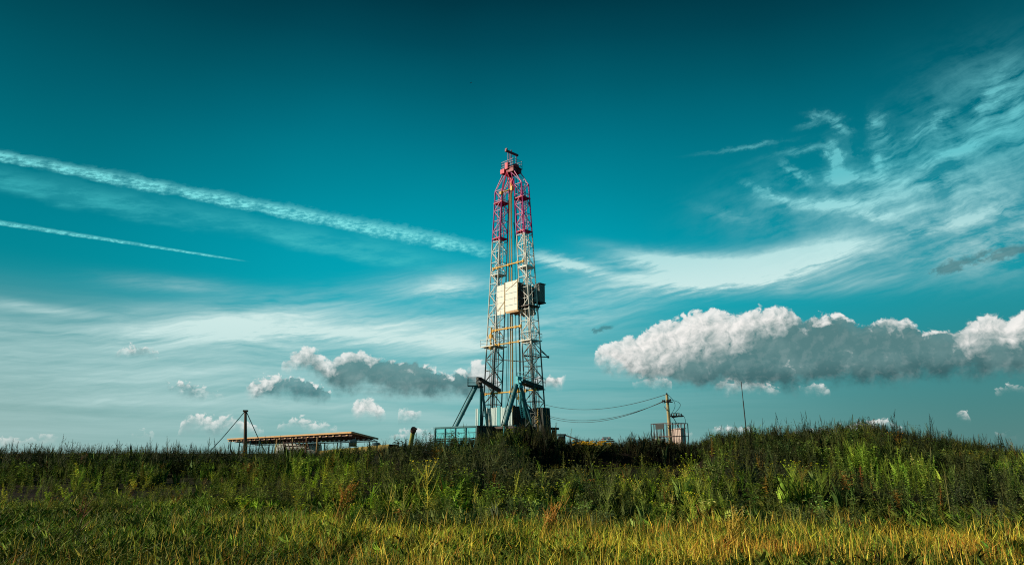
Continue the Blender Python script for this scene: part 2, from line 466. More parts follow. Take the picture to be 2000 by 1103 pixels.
def sheet_build(t, p, out):
    """thin sheet cladding in faded white and cyan, each sheet its own tone, streaked with dirt"""
    co = world_co(t); x, y, z = sep(co)
    u = x * 0.7071 - y * 0.7071
    cell = noise3(xyz(N.math('FLOOR', u * 1.1), 3.0, 5.0), 1.7, 0)
    st = noise3(xyz(u * 7.0, 1.0, z * 0.45), 1.0, 6, 0.65)
    n = noise3(co, 0.9, 5)
    c = mixc(cell.step(0.40, 0.52), (0.52, 0.62, 0.62, 1), (0.10, 0.42, 0.48, 1))
    c = mixc((st - 0.48).step(0, 0.16) * 0.6, c, (0.12, 0.30, 0.33, 1))
    c = mixc((n - 0.58).step(0, 0.15) * 0.7, c, (0.30, 0.20, 0.12, 1))
    t.links.new(c.s, p.inputs['Base Color']); p.inputs['Roughness'].default_value = 0.6


M = {}
M['mast'] = mat('mast_paint', banded_paint)
M['leaf'] = leaf_mat('leaf', 0.25)
M['grass'] = leaf_mat('grass_blade', 0.22)
M['ground'] = mat('ground', ground_build)
M['sand'] = mat('sand', sand_build)
M['wood'] = mat('old_wood', wood_build)
M['concrete'] = mat('concrete', concrete_build)
M['sheet'] = mat('cladding_sheet', sheet_build)
M['red'] = paint('red_paint', (0.66, 0.006, 0.075), wear=0.12, vary=0.15)
M['darkred'] = paint('dark_red_paint', (0.30, 0.010, 0.04), wear=0.4)
M['white'] = paint('white_paint', (0.82, 0.81, 0.74), worn=(0.30, 0.19, 0.09), wear=0.34, vary=0.15)
M['yellow'] = paint('yellow_paint', (0.75, 0.40, 0.03), wear=0.3)
M['dullyellow'] = paint('ochre_paint', (0.48, 0.30, 0.06), wear=0.5)
M['teal'] = paint('teal_paint', (0.010, 0.13, 0.155), wear=0.22, rough=0.42)
M['cyan'] = paint('pale_cyan_paint', (0.06, 0.50, 0.60), worn=(0.14, 0.12, 0.09), wear=0.28)
M['steel'] = paint('dark_steel', (0.035, 0.04, 0.04), wear=0.3, metal=0.3)
M['rust'] = paint('rusty_steel', (0.085, 0.035, 0.028), worn=(0.16, 0.06, 0.03), wear=0.5)
M['brown'] = paint('brown_sheet', (0.050, 0.030, 0.026), worn=(0.11, 0.06, 0.04), wear=0.4)
M['grey'] = paint('grey_sheet', (0.30, 0.33, 0.32), worn=(0.10, 0.08, 0.06), wear=0.2)
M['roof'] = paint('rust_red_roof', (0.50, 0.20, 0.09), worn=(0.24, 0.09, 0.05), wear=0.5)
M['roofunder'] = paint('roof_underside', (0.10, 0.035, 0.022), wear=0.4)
M['tan'] = paint('tan_timber', (0.62, 0.36, 0.15), worn=(0.3, 0.12, 0.06), wear=0.4)
M['straw'] = paint('straw_sheet', (0.70, 0.60, 0.28), worn=(0.4, 0.3, 0.1), wear=0.4)
M['wire'] = paint('black_cable', (0.018, 0.02, 0.02), wear=0.0)
M['blue'] = paint('blue_drum_paint', (0.02, 0.07, 0.10), wear=0.4)
M['pink'] = paint('pale_pink_tank', (0.74, 0.56, 0.50), worn=(0.35, 0.18, 0.1), wear=0.3)
M['brick'] = paint('brick_red', (0.20, 0.045, 0.03), wear=0.4)
M['bird'] = paint('bird_plumage', (0.02, 0.025, 0.03), wear=0.0)


# ------------------------------------------------------------------ mesh helpers
class MB:
    """collects beams, tubes, boxes and plates into one mesh"""
    def __init__(self): self.v = []; self.f = []; self.smooth = False

    def add(self, vs, fs):
        o = len(self.v)
        self.v += [tuple(p) for p in vs]
        self.f += [tuple(i + o for i in f) for f in fs]

    def rod(self, a, b, r, n=6, r2=None, caps=True):
        a, b = Vector(a), Vector(b); r2 = r if r2 is None else r2
        d = (b - a)
        if d.length < 1e-6: return self
        d.normalize()
        up = Vector((0, 0, 1)) if abs(d.z) < 0.95 else Vector((1, 0, 0))
        s = d.cross(up).normalized(); u = s.cross(d)
        vs = []
        for c, rr in ((a, r), (b, r2)):
            for k in range(n):
                t = 2 * math.pi * (k + 0.5) / n
                vs.append(c + s * (rr * math.cos(t)) + u * (rr * math.sin(t)))
        fs = [(k, (k + 1) % n, n + (k + 1) % n, n + k) for k in range(n)]
        if caps: fs += [tuple(range(n - 1, -1, -1)), tuple(range(n, 2 * n))]
        self.add(vs, fs); return self

    def path(self, pts, r, n=5):
        for i in range(len(pts) - 1): self.rod(pts[i], pts[i + 1], r, n)
        return self

    def box(self, c, sx, sy, sz, X=None, Y=None, Z=None):
        c = Vector(c)
        X = Vector(X or (1, 0, 0)); Y = Vector(Y or (0, 1, 0)); Z = Vector(Z or (0, 0, 1))
        vs = [c + X * (i * sx / 2) + Y * (j * sy / 2) + Z * (k * sz / 2) for i in (-1, 1) for j in (-1, 1) for k in (-1, 1)]
        self.add(vs, [(0, 1, 3, 2), (4, 6, 7, 5), (0, 4, 5, 1), (2, 3, 7, 6), (0, 2, 6, 4), (1, 5, 7, 3)]); return self

    def slab(self, pts, th, nrm=None):
        """polygon plate with thickness"""
        pts = [Vector(p) for p in pts]
        nrm = Vector(nrm) if nrm else (pts[1] - pts[0]).cross(pts[2] - pts[0]).normalized()
        n = len(pts)
        self.add(pts + [p - nrm * th for p in pts],
                 [tuple(range(n)), tuple(range(2 * n - 1, n - 1, -1))] + [(i, n + i, n + (i + 1) % n, (i + 1) % n) for i in range(n)])
        return self

    def lathe(self, prof, c, n=16, axis=(0, 0, 1)):
        ax = Vector(axis).normalized(); up = Vector((1, 0, 0)) if abs(ax.x) < 0.9 else Vector((0, 1, 0))
        s = ax.cross(up).normalized(); u = ax.cross(s); c = Vector(c)
        vs = [c + ax * h + (s * math.cos(2 * math.pi * k / n) + u * math.sin(2 * math.pi * k / n)) * r for r, h in prof for k in range(n)]
        fs = [(i * n + k, i * n + (k + 1) % n, (i + 1) * n + (k + 1) % n, (i + 1) * n + k) for i in range(len(prof) - 1) for k in range(n)]
        fs += [tuple(range(n - 1, -1, -1)), tuple(range((len(prof) - 1) * n, len(prof) * n))]
        self.add(vs, fs); return self

    def build(self, name, m, parent=None, smooth=False):
        me = bpy.data.meshes.new(name)
        v = self.v
        if parent is not None and parent.type == 'EMPTY' or parent is not None:
            o0 = parent.matrix_world.translation
            p = parent
            off = Vector((0, 0, 0))
            while p is not None: off += p.location; p = p.parent
            v = [tuple(Vector(q) - off) for q in v]
        me.from_pydata(v, [], self.f); me.materials.append(m)
        bm = bmesh.new(); bm.from_mesh(me); bmesh.ops.recalc_face_normals(bm, faces=bm.faces); bm.to_mesh(me); bm.free()
        if smooth:
            me.polygons.foreach_set('use_smooth', [True] * len(me.polygons))
        o = bpy.data.objects.new(name, me); COL.objects.link(o)
        if parent is not None: o.parent = parent
        return o


def tag(o, label=None, cat=None, group=None, kind=None):
    for k, v in (('label', label), ('category', cat), ('group', group), ('kind', kind)):
        if v: o[k] = v
    return o


def thing(name, loc, label, cat, group=None):
    o = bpy.data.objects.new(name, None); COL.objects.link(o); o.location = loc
    return tag(o, label, cat, group)


def copy_tree(o, parent=None):
    c = o.copy(); COL.objects.link(c); c.parent = parent
    for ch in [k for k in COL.objects if k.parent is o]: copy_tree(ch, c)
    return c


# ------------------------------------------------------------------ terrain
rng = np.random.default_rng(7)


def vnoise(x, y, seed=0):
    """smooth value noise on numpy arrays, 0..1"""
    x = np.asarray(x, float); y = np.asarray(y, float)
    xi, yi = np.floor(x), np.floor(y); fx, fy = x - xi, y - yi
    fx = fx * fx * (3 - 2 * fx); fy = fy * fy * (3 - 2 * fy)
    def h(a, b):
        s = np.sin(a * 127.1 + b * 311.7 + seed * 74.7) * 43758.5453
        return s - np.floor(s)
    return (h(xi, yi) * (1 - fx) + h(xi + 1, yi) * fx) * (1 - fy) + (h(xi, yi + 1) * (1 - fx) + h(xi + 1, yi + 1) * fx) * fy


def fbm(x, y, seed=0, o=4):
    a, s, t = 0.5, 0.0, 0.0
    for i in range(o):
        s = s + a * vnoise(np.asarray(x) * 2 ** i, np.asarray(y) * 2 ** i, seed + i); t += a; a *= 0.5
    return s / t


def sstep(a, b, x):
    t = np.clip((x - a) / (b - a), 0, 1); return t * t * (3 - 2 * t)


YC = 34.0     # distance of the crest of the earth bank
CREST = [(-600, 889), (0, 889), (250, 889), (400, 889), (480, 890), (600, 889), (700, 882), (780, 873), (860, 866), (930, 858), (985, 846), (1060, 839),
         (1085, 852), (1110, 869), (1200, 869), (1350, 869), (1390, 858), (1430, 848), (1520, 842), (1620, 842), (1690, 832), (1740, 838), (1800, 852), (1880, 862),
         (1930, 872), (2000, 884), (2200, 900), (2800, 905)]
PLH = [(-600, 0.95), (500, 0.9), (640, 0.55), (760, 0.40), (880, 0.42), (960, 0.75), (1060, 0.85), (1120, 0.45), (1350, 0.45), (1420, 0.8), (1700, 0.95), (2000, 0.9), (2800, 0.9)]


def bearing_px(x, y):
    return 1000.0 + 1374.0 * x / np.maximum(y, 0.1)


def crest_z(bp):
    yy = np.interp(bp, [c[0] for c in CREST], [c[1] for c in CREST])
    el = math.radians(14.04) - np.arctan((yy - 551.5) / FPX)
    return 1.7 + YC * np.tan(el) - np.interp(bp, [c[0] for c in PLH], [c[1] for c in PLH])


def height(x, y):
    x = np.asarray(x, float); y = np.asarray(y, float)
    bp = bearing_px(x, y)
    yc = YC
    cz = crest_z(bp)
    # the hollow: a cut face in shade, between photo bearings 1020 and 1380
    hol = sstep(1000, 1050, bp) * (1 - sstep(1345, 1400, bp))
    slope = sstep(17.5, 33.0, y) ** 1.15
    cut = 0.10 + 0.90 * sstep(30.6, 32.2, y) + 0.0 * y
    cut = np.where(y < 30.6, sstep(18, 30, y) * 0.10, cut)
    prof = slope * (1 - hol) + cut * hol
    h = cz * prof + 0.12 * sstep(14, 22, y)
    pad = np.clip((crest_z(bp) + np.interp(bp, [c[0] for c in PLH], [c[1] for c in PLH]) - 1.7) / YC * 68 + 1.7 - 0.95, 0.2, 1.9)
    back = sstep(36, 62, y)
    h = np.where(y > 34, h * (1 - back) + pad * back, h)
    far = sstep(150, 320, y)
    h = h * (1 - far) + 0.6 * far
    h = h + (fbm(x * 0.5, y * 0.5, 3) - 0.5) * 0.22 * sstep(6, 20, y) + (fbm(x * 0.06, y * 0.06, 9) - 0.5) * 0.25
    near = 1 - sstep(-30, 4, y) * 0 
    return h * near


def terrain():
    ys = np.concatenate([np.linspace(-300, -10, 12), np.linspace(-8, 16, 34), np.linspace(16.4, 45, 110), np.linspace(46, 150, 70), np.geomspace(155, 4500, 30)])
    us = np.concatenate([np.linspace(-1, -0.9, 3)[:2], np.linspace(-0.9, 0.9, 300), np.linspace(0.9, 1, 3)[1:]])
    U, Y = np.meshgrid(us, ys)
    W = 24 + np.maximum(np.abs(Y), 6) * 1.25
    X = np.sign(U) * np.where(np.abs(U) > 0.9, 1.0 + (np.abs(U) - 0.9) * 60, 1) * np.abs(U) / 1.0 * W
    Z = height(X, Y)
    v = np.stack([X, Y, Z], -1).reshape(-1, 3)
    ny, nx = U.shape
    i = np.arange(ny - 1)[:, None] * nx + np.arange(nx - 1)[None, :]
    f = np.stack([i, i + 1, i + nx + 1, i + nx], -1).reshape(-1, 4)
    me = bpy.data.meshes.new('ground')
    me.vertices.add(len(v)); me.vertices.foreach_set('co', v.astype(np.float32).ravel())
    me.loops.add(f.size); me.loops.foreach_set('vertex_index', f.astype(np.int32).ravel())
    me.polygons.add(len(f)); me.polygons.foreach_set('loop_start', (np.arange(len(f)) * 4).astype(np.int32))
    me.update(calc_edges=True)
    me.polygons.foreach_set('use_smooth', np.ones(len(f), bool)); me.materials.append(M['ground'])
    o = bpy.data.objects.new('ground', me); COL.objects.link(o); o['kind'] = 'structure'


terrain()


def gz(x, y): return float(height(x, y))


# ------------------------------------------------------------------ vegetation
def tri_obj(name, V, F, C, m):
    me = bpy.data.meshes.new(name)
    me.vertices.add(len(V)); me.vertices.foreach_set('co', np.ascontiguousarray(V, np.float32).ravel())
    me.loops.add(F.size); me.loops.foreach_set('vertex_index', np.ascontiguousarray(F, np.int32).ravel())
    me.polygons.add(len(F)); me.polygons.foreach_set('loop_start', (np.arange(len(F)) * 3).astype(np.int32))
    me.update(calc_edges=True)
    a = me.color_attributes.new('tint', 'FLOAT_COLOR', 'POINT')
    c4 = np.ones((len(V), 4), np.float32); c4[:, :3] = C
    a.data.foreach_set('color', c4.ravel())
    me.materials.append(m)
    o = bpy.data.objects.new(name, me); COL.objects.link(o)
    return o


def blades(x, y, h, w, lean, face, tint, droop=0.0, tipc=None):
    """one bent blade (three triangles) per entry"""
    n = len(x); z = height(x, y)
    la = rng.uniform(0, 2 * np.pi, n)
    dx, dy = np.cos(la) * lean * h, np.sin(la) * lean * h
    sx, sy = np.cos(face) * w / 2, np.sin(face) * w / 2
    V = np.zeros((n, 5, 3), np.float32)
    V[:, 0] = np.stack([x - sx, y - sy, z - 0.03], -1); V[:, 1] = np.stack([x + sx, y + sy, z - 0.03], -1)
    mx, my, mz = x + dx * 0.32, y + dy * 0.32, z + h * 0.58
    V[:, 2] = np.stack([mx - sx * 0.8, my - sy * 0.8, mz], -1); V[:, 3] = np.stack([mx + sx * 0.8, my + sy * 0.8, mz], -1)
    V[:, 4] = np.stack([x + dx, y + dy, z + h * (1 - droop)], -1)
    b = (np.arange(n) * 5)[:, None]
    F = np.stack([b + [0, 1, 3], b + [0, 3, 2], b + [2, 3, 4]], 1).reshape(-1, 3)
    C = np.repeat(tint[:, None, :], 5, 1)
    return V.reshape(-1, 3), F, C.reshape(-1, 3)


def merge(parts):
    V, F, C, o = [], [], [], 0
    for v, f, c in parts:
        V.append(v); F.append(f + o); C.append(c); o += len(v)
    return np.concatenate(V), np.concatenate(F), np.concatenate(C)


class Tpl:
    """plant template: vertices, triangles, tint weights"""
    def __init__(self): self.v = []; self.f = []; self.c = []

    def tri(self, pts, c):
        o = len(self.v); self.v += [tuple(p) for p in pts]; self.c += [c] * len(pts)
        self.f += [(o, o + i, o + i + 1) for i in range(1, len(pts) - 1)]

    def stem(self, pts, r, c, n=3):
        for i in range(len(pts) - 1):
            a, b = Vector(pts[i]), Vector(pts[i + 1]); t0, t1 = i / (len(pts) - 1), (i + 1) / (len(pts) - 1)
            ra, rb = r * (1 - 0.7 * t0), r * (1 - 0.7 * t1)
            d = (b - a).normalized(); s = d.cross(Vector((0.3, 1, 0.1))).normalized(); u = s.cross(d)
            ring = lambda p, q: [p + s * (q * math.cos(2 * math.pi * k / n)) + u * (q * math.sin(2 * math.pi * k / n)) for k in range(n)]
            A, B = ring(a, ra), ring(b, rb)
            for k in range(n): self.tri([A[k], A[(k + 1) % n], B[(k + 1) % n], B[k]], c)

    def leaf(self, p, d, L, W, c, sag=0.3):
        p = Vector(p); d = Vector(d).normalized()
        s = d.cross(Vector((0, 0, 1)))
        s = s.normalized() if s.length > 1e-3 else Vector((1, 0, 0))
        s = (s + Vector((0, 0, R.uniform(-0.5, 0.5)))).normalized()
        m = p + d * (L * 0.45); e = p + d * L + Vector((0, 0, -sag * L))
        self.tri([p, m - s * W / 2, e, m + s * W / 2], c)

    def arrays(self): return np.array(self.v, np.float32), np.array(self.f, np.int32), np.array(self.c, np.float32)


R = random.Random(11)
GREEN, YEL, ORG, DRY = (1, 1, 1), (1.9, 1.5, 0.6), (3.5, 1.1, 0.5), (2.6, 1.7, 1.0)


def weed(hh=1.0, nl=44, L=0.11, W=0.04, spread=0.25, branches=0, tip='spike', stemc=(1.2, 1.0, 0.8), narrow=1.0, r=0.008):
    t = Tpl()
    lean = Vector((R.uniform(-0.12, 0.12), R.uniform(-0.12, 0.12), 0))
    ax = [Vector((0, 0, -0.05)) + lean * (k / 5) ** 2 + Vector((R.uniform(-.01, .01), R.uniform(-.01, .01), hh * k / 5)) for k in range(6)]
    t.stem(ax, r, stemc)
    def at(s):
        s = min(max(s, 0), 0.999) * 5; i = int(s); return ax[i].lerp(ax[i + 1], s - i)
    for k in range(nl):
        s = 0.10 + 0.86 * k / nl
        a = k * 2.4 + R.uniform(-0.4, 0.4)
        ll = L * (1.15 - 0.75 * s) * R.uniform(0.7, 1.25)
        d = Vector((math.cos(a), math.sin(a), R.uniform(0.1, 0.7) * narrow))
        b = R.uniform(0.75, 1.3)
        t.leaf(at(s), d, ll, ll * W / L * R.uniform(0.8, 1.2), (b, b * R.uniform(0.95, 1.05), b), R.uniform(0.1, 0.5))
    for k in range(branches):
        s = 0.25 + 0.65 * k / max(1, branches); a = R.uniform(0, 6.28)
        p = at(s); bl = spread * (1.15 - s) * R.uniform(0.8, 1.3) + 0.08
        e = p + Vector((math.cos(a) * bl * 0.6, math.sin(a) * bl * 0.6, bl * 1.1))
        t.stem([p, p.lerp(e, 0.5) + Vector((math.cos(a), math.sin(a), 0)) * bl * 0.08, e], r * 0.55, stemc)
        for q in range(8):
            u = (q + 1) / 9; aa = R.uniform(0, 6.28); b = R.uniform(0.75, 1.3)
            t.leaf(p.lerp(e, u), (math.cos(aa), math.sin(aa), R.uniform(0.2, 0.9)), L * 0.55 * R.uniform(0.7, 1.2), W * 0.5, (b, b, b), 0.2)
    if tip == 'spike':
        for k in range(16):
            s = 0.80 + 0.24 * k / 16; a = k * 2.1
            t.leaf(ax[4].lerp(ax[5], (s - 0.8) * 5), (math.cos(a), math.sin(a), 1.4), 0.045 * (1.35 - (s - 0.8) * 4), 0.018, (1.1, 0.95, 0.9), 0)
    if tip == 'heads':
        for k in range(11):
            a = R.uniform(0, 6.28); d = R.uniform(0.05, 0.30)
            e = ax[5] + Vector((math.cos(a) * d, math.sin(a) * d, R.uniform(-0.05, 0.12)))
            t.stem([at(0.75), e], r * 0.35, stemc)
            for j in range(3):
                aa = R.uniform(0, 6.28); t.leaf(e, (math.cos(aa), math.sin(aa), 0.8), 0.035, 0.03, YEL, 0)
    return t.arrays()


def tuft(n=26, h=0.7, w=0.012, c=GREEN, spread=0.1, lean=0.35):
    """a clump of narrow grass-like leaves"""
    t = Tpl()
    for k in range(n):
        a = R.uniform(0, 6.28); d = R.uniform(0, spread); hh = h * R.uniform(0.5, 1.1); l = R.uniform(0.05, lean) * hh
        p = Vector((math.cos(a) * d, math.sin(a) * d, -0.03)); o = Vector((math.cos(a), math.sin(a), 0))
        s = Vector((-math.sin(a + R.uniform(-1, 1)), math.cos(a), 0)) * (w / 2)
        m = p + o * l * 0.3 + Vector((0, 0, hh * 0.6)); e = p + o * l + Vector((0, 0, hh * R.uniform(0.85, 1.0)))
        b = R.uniform(0.7, 1.35)
        t.tri([p - s, p + s, m + s * 0.8, e, m - s * 0.8], (c[0] * b, c[1] * b, c[2] * b))
    return t.arrays()


def bush(n_st=6, hh=0.9, nl=16, L=0.10, W=0.045):
    t = Tpl()
    for k in range(n_st):
        a = R.uniform(0, 6.28); l = R.uniform(0.1, 0.45)
        e = Vector((math.cos(a) * l, math.sin(a) * l, hh * R.uniform(0.65, 1.05)))
        m = Vector((e.x * 0.35, e.y * 0.35, e.z * 0.55))
        t.stem([Vector((0, 0, -0.05)), m, e], 0.007, (1.1, 0.9, 0.7))
        for q in range(nl):
            u = 0.15 + 0.85 * q / nl; p = (m * (u * 2)) if u < 0.5 else m.lerp(e, u * 2 - 1)
            aa = R.uniform(0, 6.28); b = R.uniform(0.7, 1.35)
            t.leaf(p, (math.cos(aa), math.sin(aa), R.uniform(0.0, 0.7)), L * R.uniform(0.6, 1.2), W * R.uniform(0.7, 1.2), (b, b, b), R.uniform(0.1, 0.6))
    return t.arrays()


def scatter(tpls, x, y, s, tint, kind, lean=0.08, sz=None):
    """copies of plant templates baked into one set of triangles"""
    out = []; z = height(x, y)
    for k, (v, f, c) in enumerate(tpls):
        idx = np.nonzero(kind == k)[0]
        if not len(idx): continue
        n = len(idx); a = rng.uniform(0, 2 * np.pi, n); ca, sa = np.cos(a), np.sin(a)
        ss = s[idx]; zz = ss * (sz[idx] if sz is not None else 1)
        X = (v[None, :, 0] * ca[:, None] - v[None, :, 1] * sa[:, None]) * ss[:, None]
        Y = (v[None, :, 0] * sa[:, None] + v[None, :, 1] * ca[:, None]) * ss[:, None]
        Z = v[None, :, 2] * zz[:, None]
        lx, ly = rng.normal(0, lean, n), rng.normal(0, lean, n)
        X = X + Z * lx[:, None] + x[idx][:, None]; Y = Y + Z * ly[:, None] + y[idx][:, None]; Z = Z + z[idx][:, None]
        V = np.stack([X, Y, Z], -1).reshape(-1, 3)
        F = (f[None] + (np.arange(n) * len(v))[:, None, None]).reshape(-1, 3)
        C = (tint[idx][:, None, :] * c[None]).reshape(-1, 3)
        out.append((V, F, C))
    return merge(out)


def wedge(n, y0, y1, half=0.80, pad=1.5, power=1.0):
    """random points in the camera's wedge of ground, uniform in area times y**(power-1)"""
    u = rng.uniform(0, 1, n); y = (y0 ** (1 + power) + u * (y1 ** (1 + power) - y0 ** (1 + power))) ** (1 / (1 + power))
    x = rng.uniform(-1, 1, n) * (half * y + pad)
    return x, y


def tints(n, base, hv=0.12, bv=0.25):
    b = np.exp(rng.normal(0, bv, (n, 1))); h = np.exp(rng.normal(0, hv, (n, 3)))
    return (np.array(base)[None] * b * h).astype(np.float32)


def grass():
    n = 290000
    x, y = wedge(n, 5.2, 20.0, 0.83, 1.5, 0.65)
    bp = bearing_px(x, y)
    dn = fbm(x * 0.9, y * 0.9, 21); big = fbm(x * 0.22, y * 0.22, 5)
    # thinner, darker patches
    keep = rng.uniform(0, 1, n) < (0.10 + 0.92 * sstep(0.38, 0.58, dn)) * (0.55 + 0.45 * sstep(9, 12.5, y)) * (1 - sstep(0.0, 2.4, y - 13.6 - 4.6 * sstep(850, 350, bp) + 1.2 * sstep(1400, 1800, bp) + (fbm(x * 0.6, x * 0, 6) - 0.5) * 2.5))
    x, y, bp, dn, big = [k[keep] for k in (x, y, bp, dn, big)]; n = len(x)
    # dry straw share: strongest in the middle belt, patchy elsewhere
    belt = sstep(8.8, 10.5, y) * (1 - sstep(15.0, 17.0, y)) * sstep(450, 750, bp) * (1 - 0.55 * sstep(1350, 1500, bp))
    rt = sstep(1150, 1450, bp) * (1 - sstep(13.5, 16, y)) * 0.8
    lf = 0.22 * sstep(0.5, 0.7, big)
    patch = sstep(0.42, 0.62, fbm(x * 0.55, y * 0.55, 33))
    dry = np.clip(belt * (0.14 + 0.55 * patch) + rt * patch * 0.6 + lf * (1 - belt) + 0.05 + 0.08 * sstep(800, 1000, bp), 0, 0.8)
    r = rng.uniform(0, 1, n); isdry = r < dry
    org = isdry & (rng.uniform(0, 1, n) < 0.12 + 0.55 * sstep(0.5, 0.68, fbm(x * 0.8, y * 0.8, 44)))
    tint = tints(n, (0.115, 0.190, 0.020), 0.16, 0.70)
    lime = ~isdry & (rng.uniform(0, 1, n) < 0.16 + 0.34 * sstep(0.42, 0.62, fbm(x * 0.7 + 3, y * 0.7, 57))); tint[lime] = tints(lime.sum(), (0.40, 0.50, 0.032), 0.12, 0.45)
    tint[isdry] = tints(isdry.sum(), (0.78, 0.52, 0.045), 0.10, 0.60)
    tint[org] = tints(org.sum(), (0.66, 0.26, 0.035), 0.12, 0.55)
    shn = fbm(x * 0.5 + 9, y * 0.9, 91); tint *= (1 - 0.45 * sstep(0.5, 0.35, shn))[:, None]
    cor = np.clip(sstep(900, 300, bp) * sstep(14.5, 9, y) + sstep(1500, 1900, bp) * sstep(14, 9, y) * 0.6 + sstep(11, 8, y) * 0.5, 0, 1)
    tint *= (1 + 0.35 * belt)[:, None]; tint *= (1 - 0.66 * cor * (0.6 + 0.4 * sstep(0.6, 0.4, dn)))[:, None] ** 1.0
    h = 0.08 + 0.40 * rng.beta(1.6, 2.2, n) * (0.70 + 0.6 * dn); h[isdry] *= 1.15
    w = rng.uniform(0.005, 0.0125, n) * (0.8 + y / 24.0)
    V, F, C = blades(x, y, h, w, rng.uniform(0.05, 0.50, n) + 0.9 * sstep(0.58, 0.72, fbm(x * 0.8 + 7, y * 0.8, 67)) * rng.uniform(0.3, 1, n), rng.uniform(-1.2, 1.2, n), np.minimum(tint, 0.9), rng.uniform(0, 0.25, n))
    # flowering stalks with drooping tips
    m = 11000; x2, y2 = wedge(m, 6, 15, 0.8, 1, 0.9); k = rng.uniform(0, 1, m) < (0.15 + 0.85 * sstep(0.42, 0.6, fbm(x2 * 0.4, y2 * 0.4, 8))) * (0.25 + 0.75 * sstep(400, 900, bearing_px(x2, y2))); x2, y2 = x2[k], y2[k]; m = len(x2)
    P2 = blades(x2, y2, rng.uniform(0.3, 0.62, m), rng.uniform(0.005, 0.009, m) * (0.8 + y2 / 25), rng.uniform(0.05, 0.35, m), rng.uniform(-1, 1, m), tints(m, (0.66, 0.46, 0.06), 0.1, 0.45), np.zeros(m))
    # low broad leaves among the blades
    lo = [bush(6, 0.28, 12, 0.045, 0.016), bush(6, 0.22, 12, 0.04, 0.018), tuft(24, 0.36, 0.008, GREEN, 0.10, 0.9), bush(7, 0.34, 13, 0.045, 0.014)]
    m = 9500; x3, y3 = wedge(m, 5.5, 20, 0.83, 1, 0.8); bp3 = bearing_px(x3, y3)
    k = rng.uniform(0, 1, m) < 0.35 + 0.65 * sstep(700, 300, bp3) + 0.3 * sstep(12, 8, y3); x3, y3 = x3[k], y3[k]; m = len(x3)
    P3 = scatter(lo, x3, y3, rng.uniform(0.7, 1.25, m), tints(m, (0.15, 0.21, 0.03), 0.15, 0.35), rng.integers(0, 4, m), 0.1)
    V, F, C = merge([(V, F, C), P2, P3])
    tag(tri_obj('meadow_grass', V, F, C, M['grass']), 'green, yellow and orange-brown meadow grass filling the foreground', None, None, 'stuff')


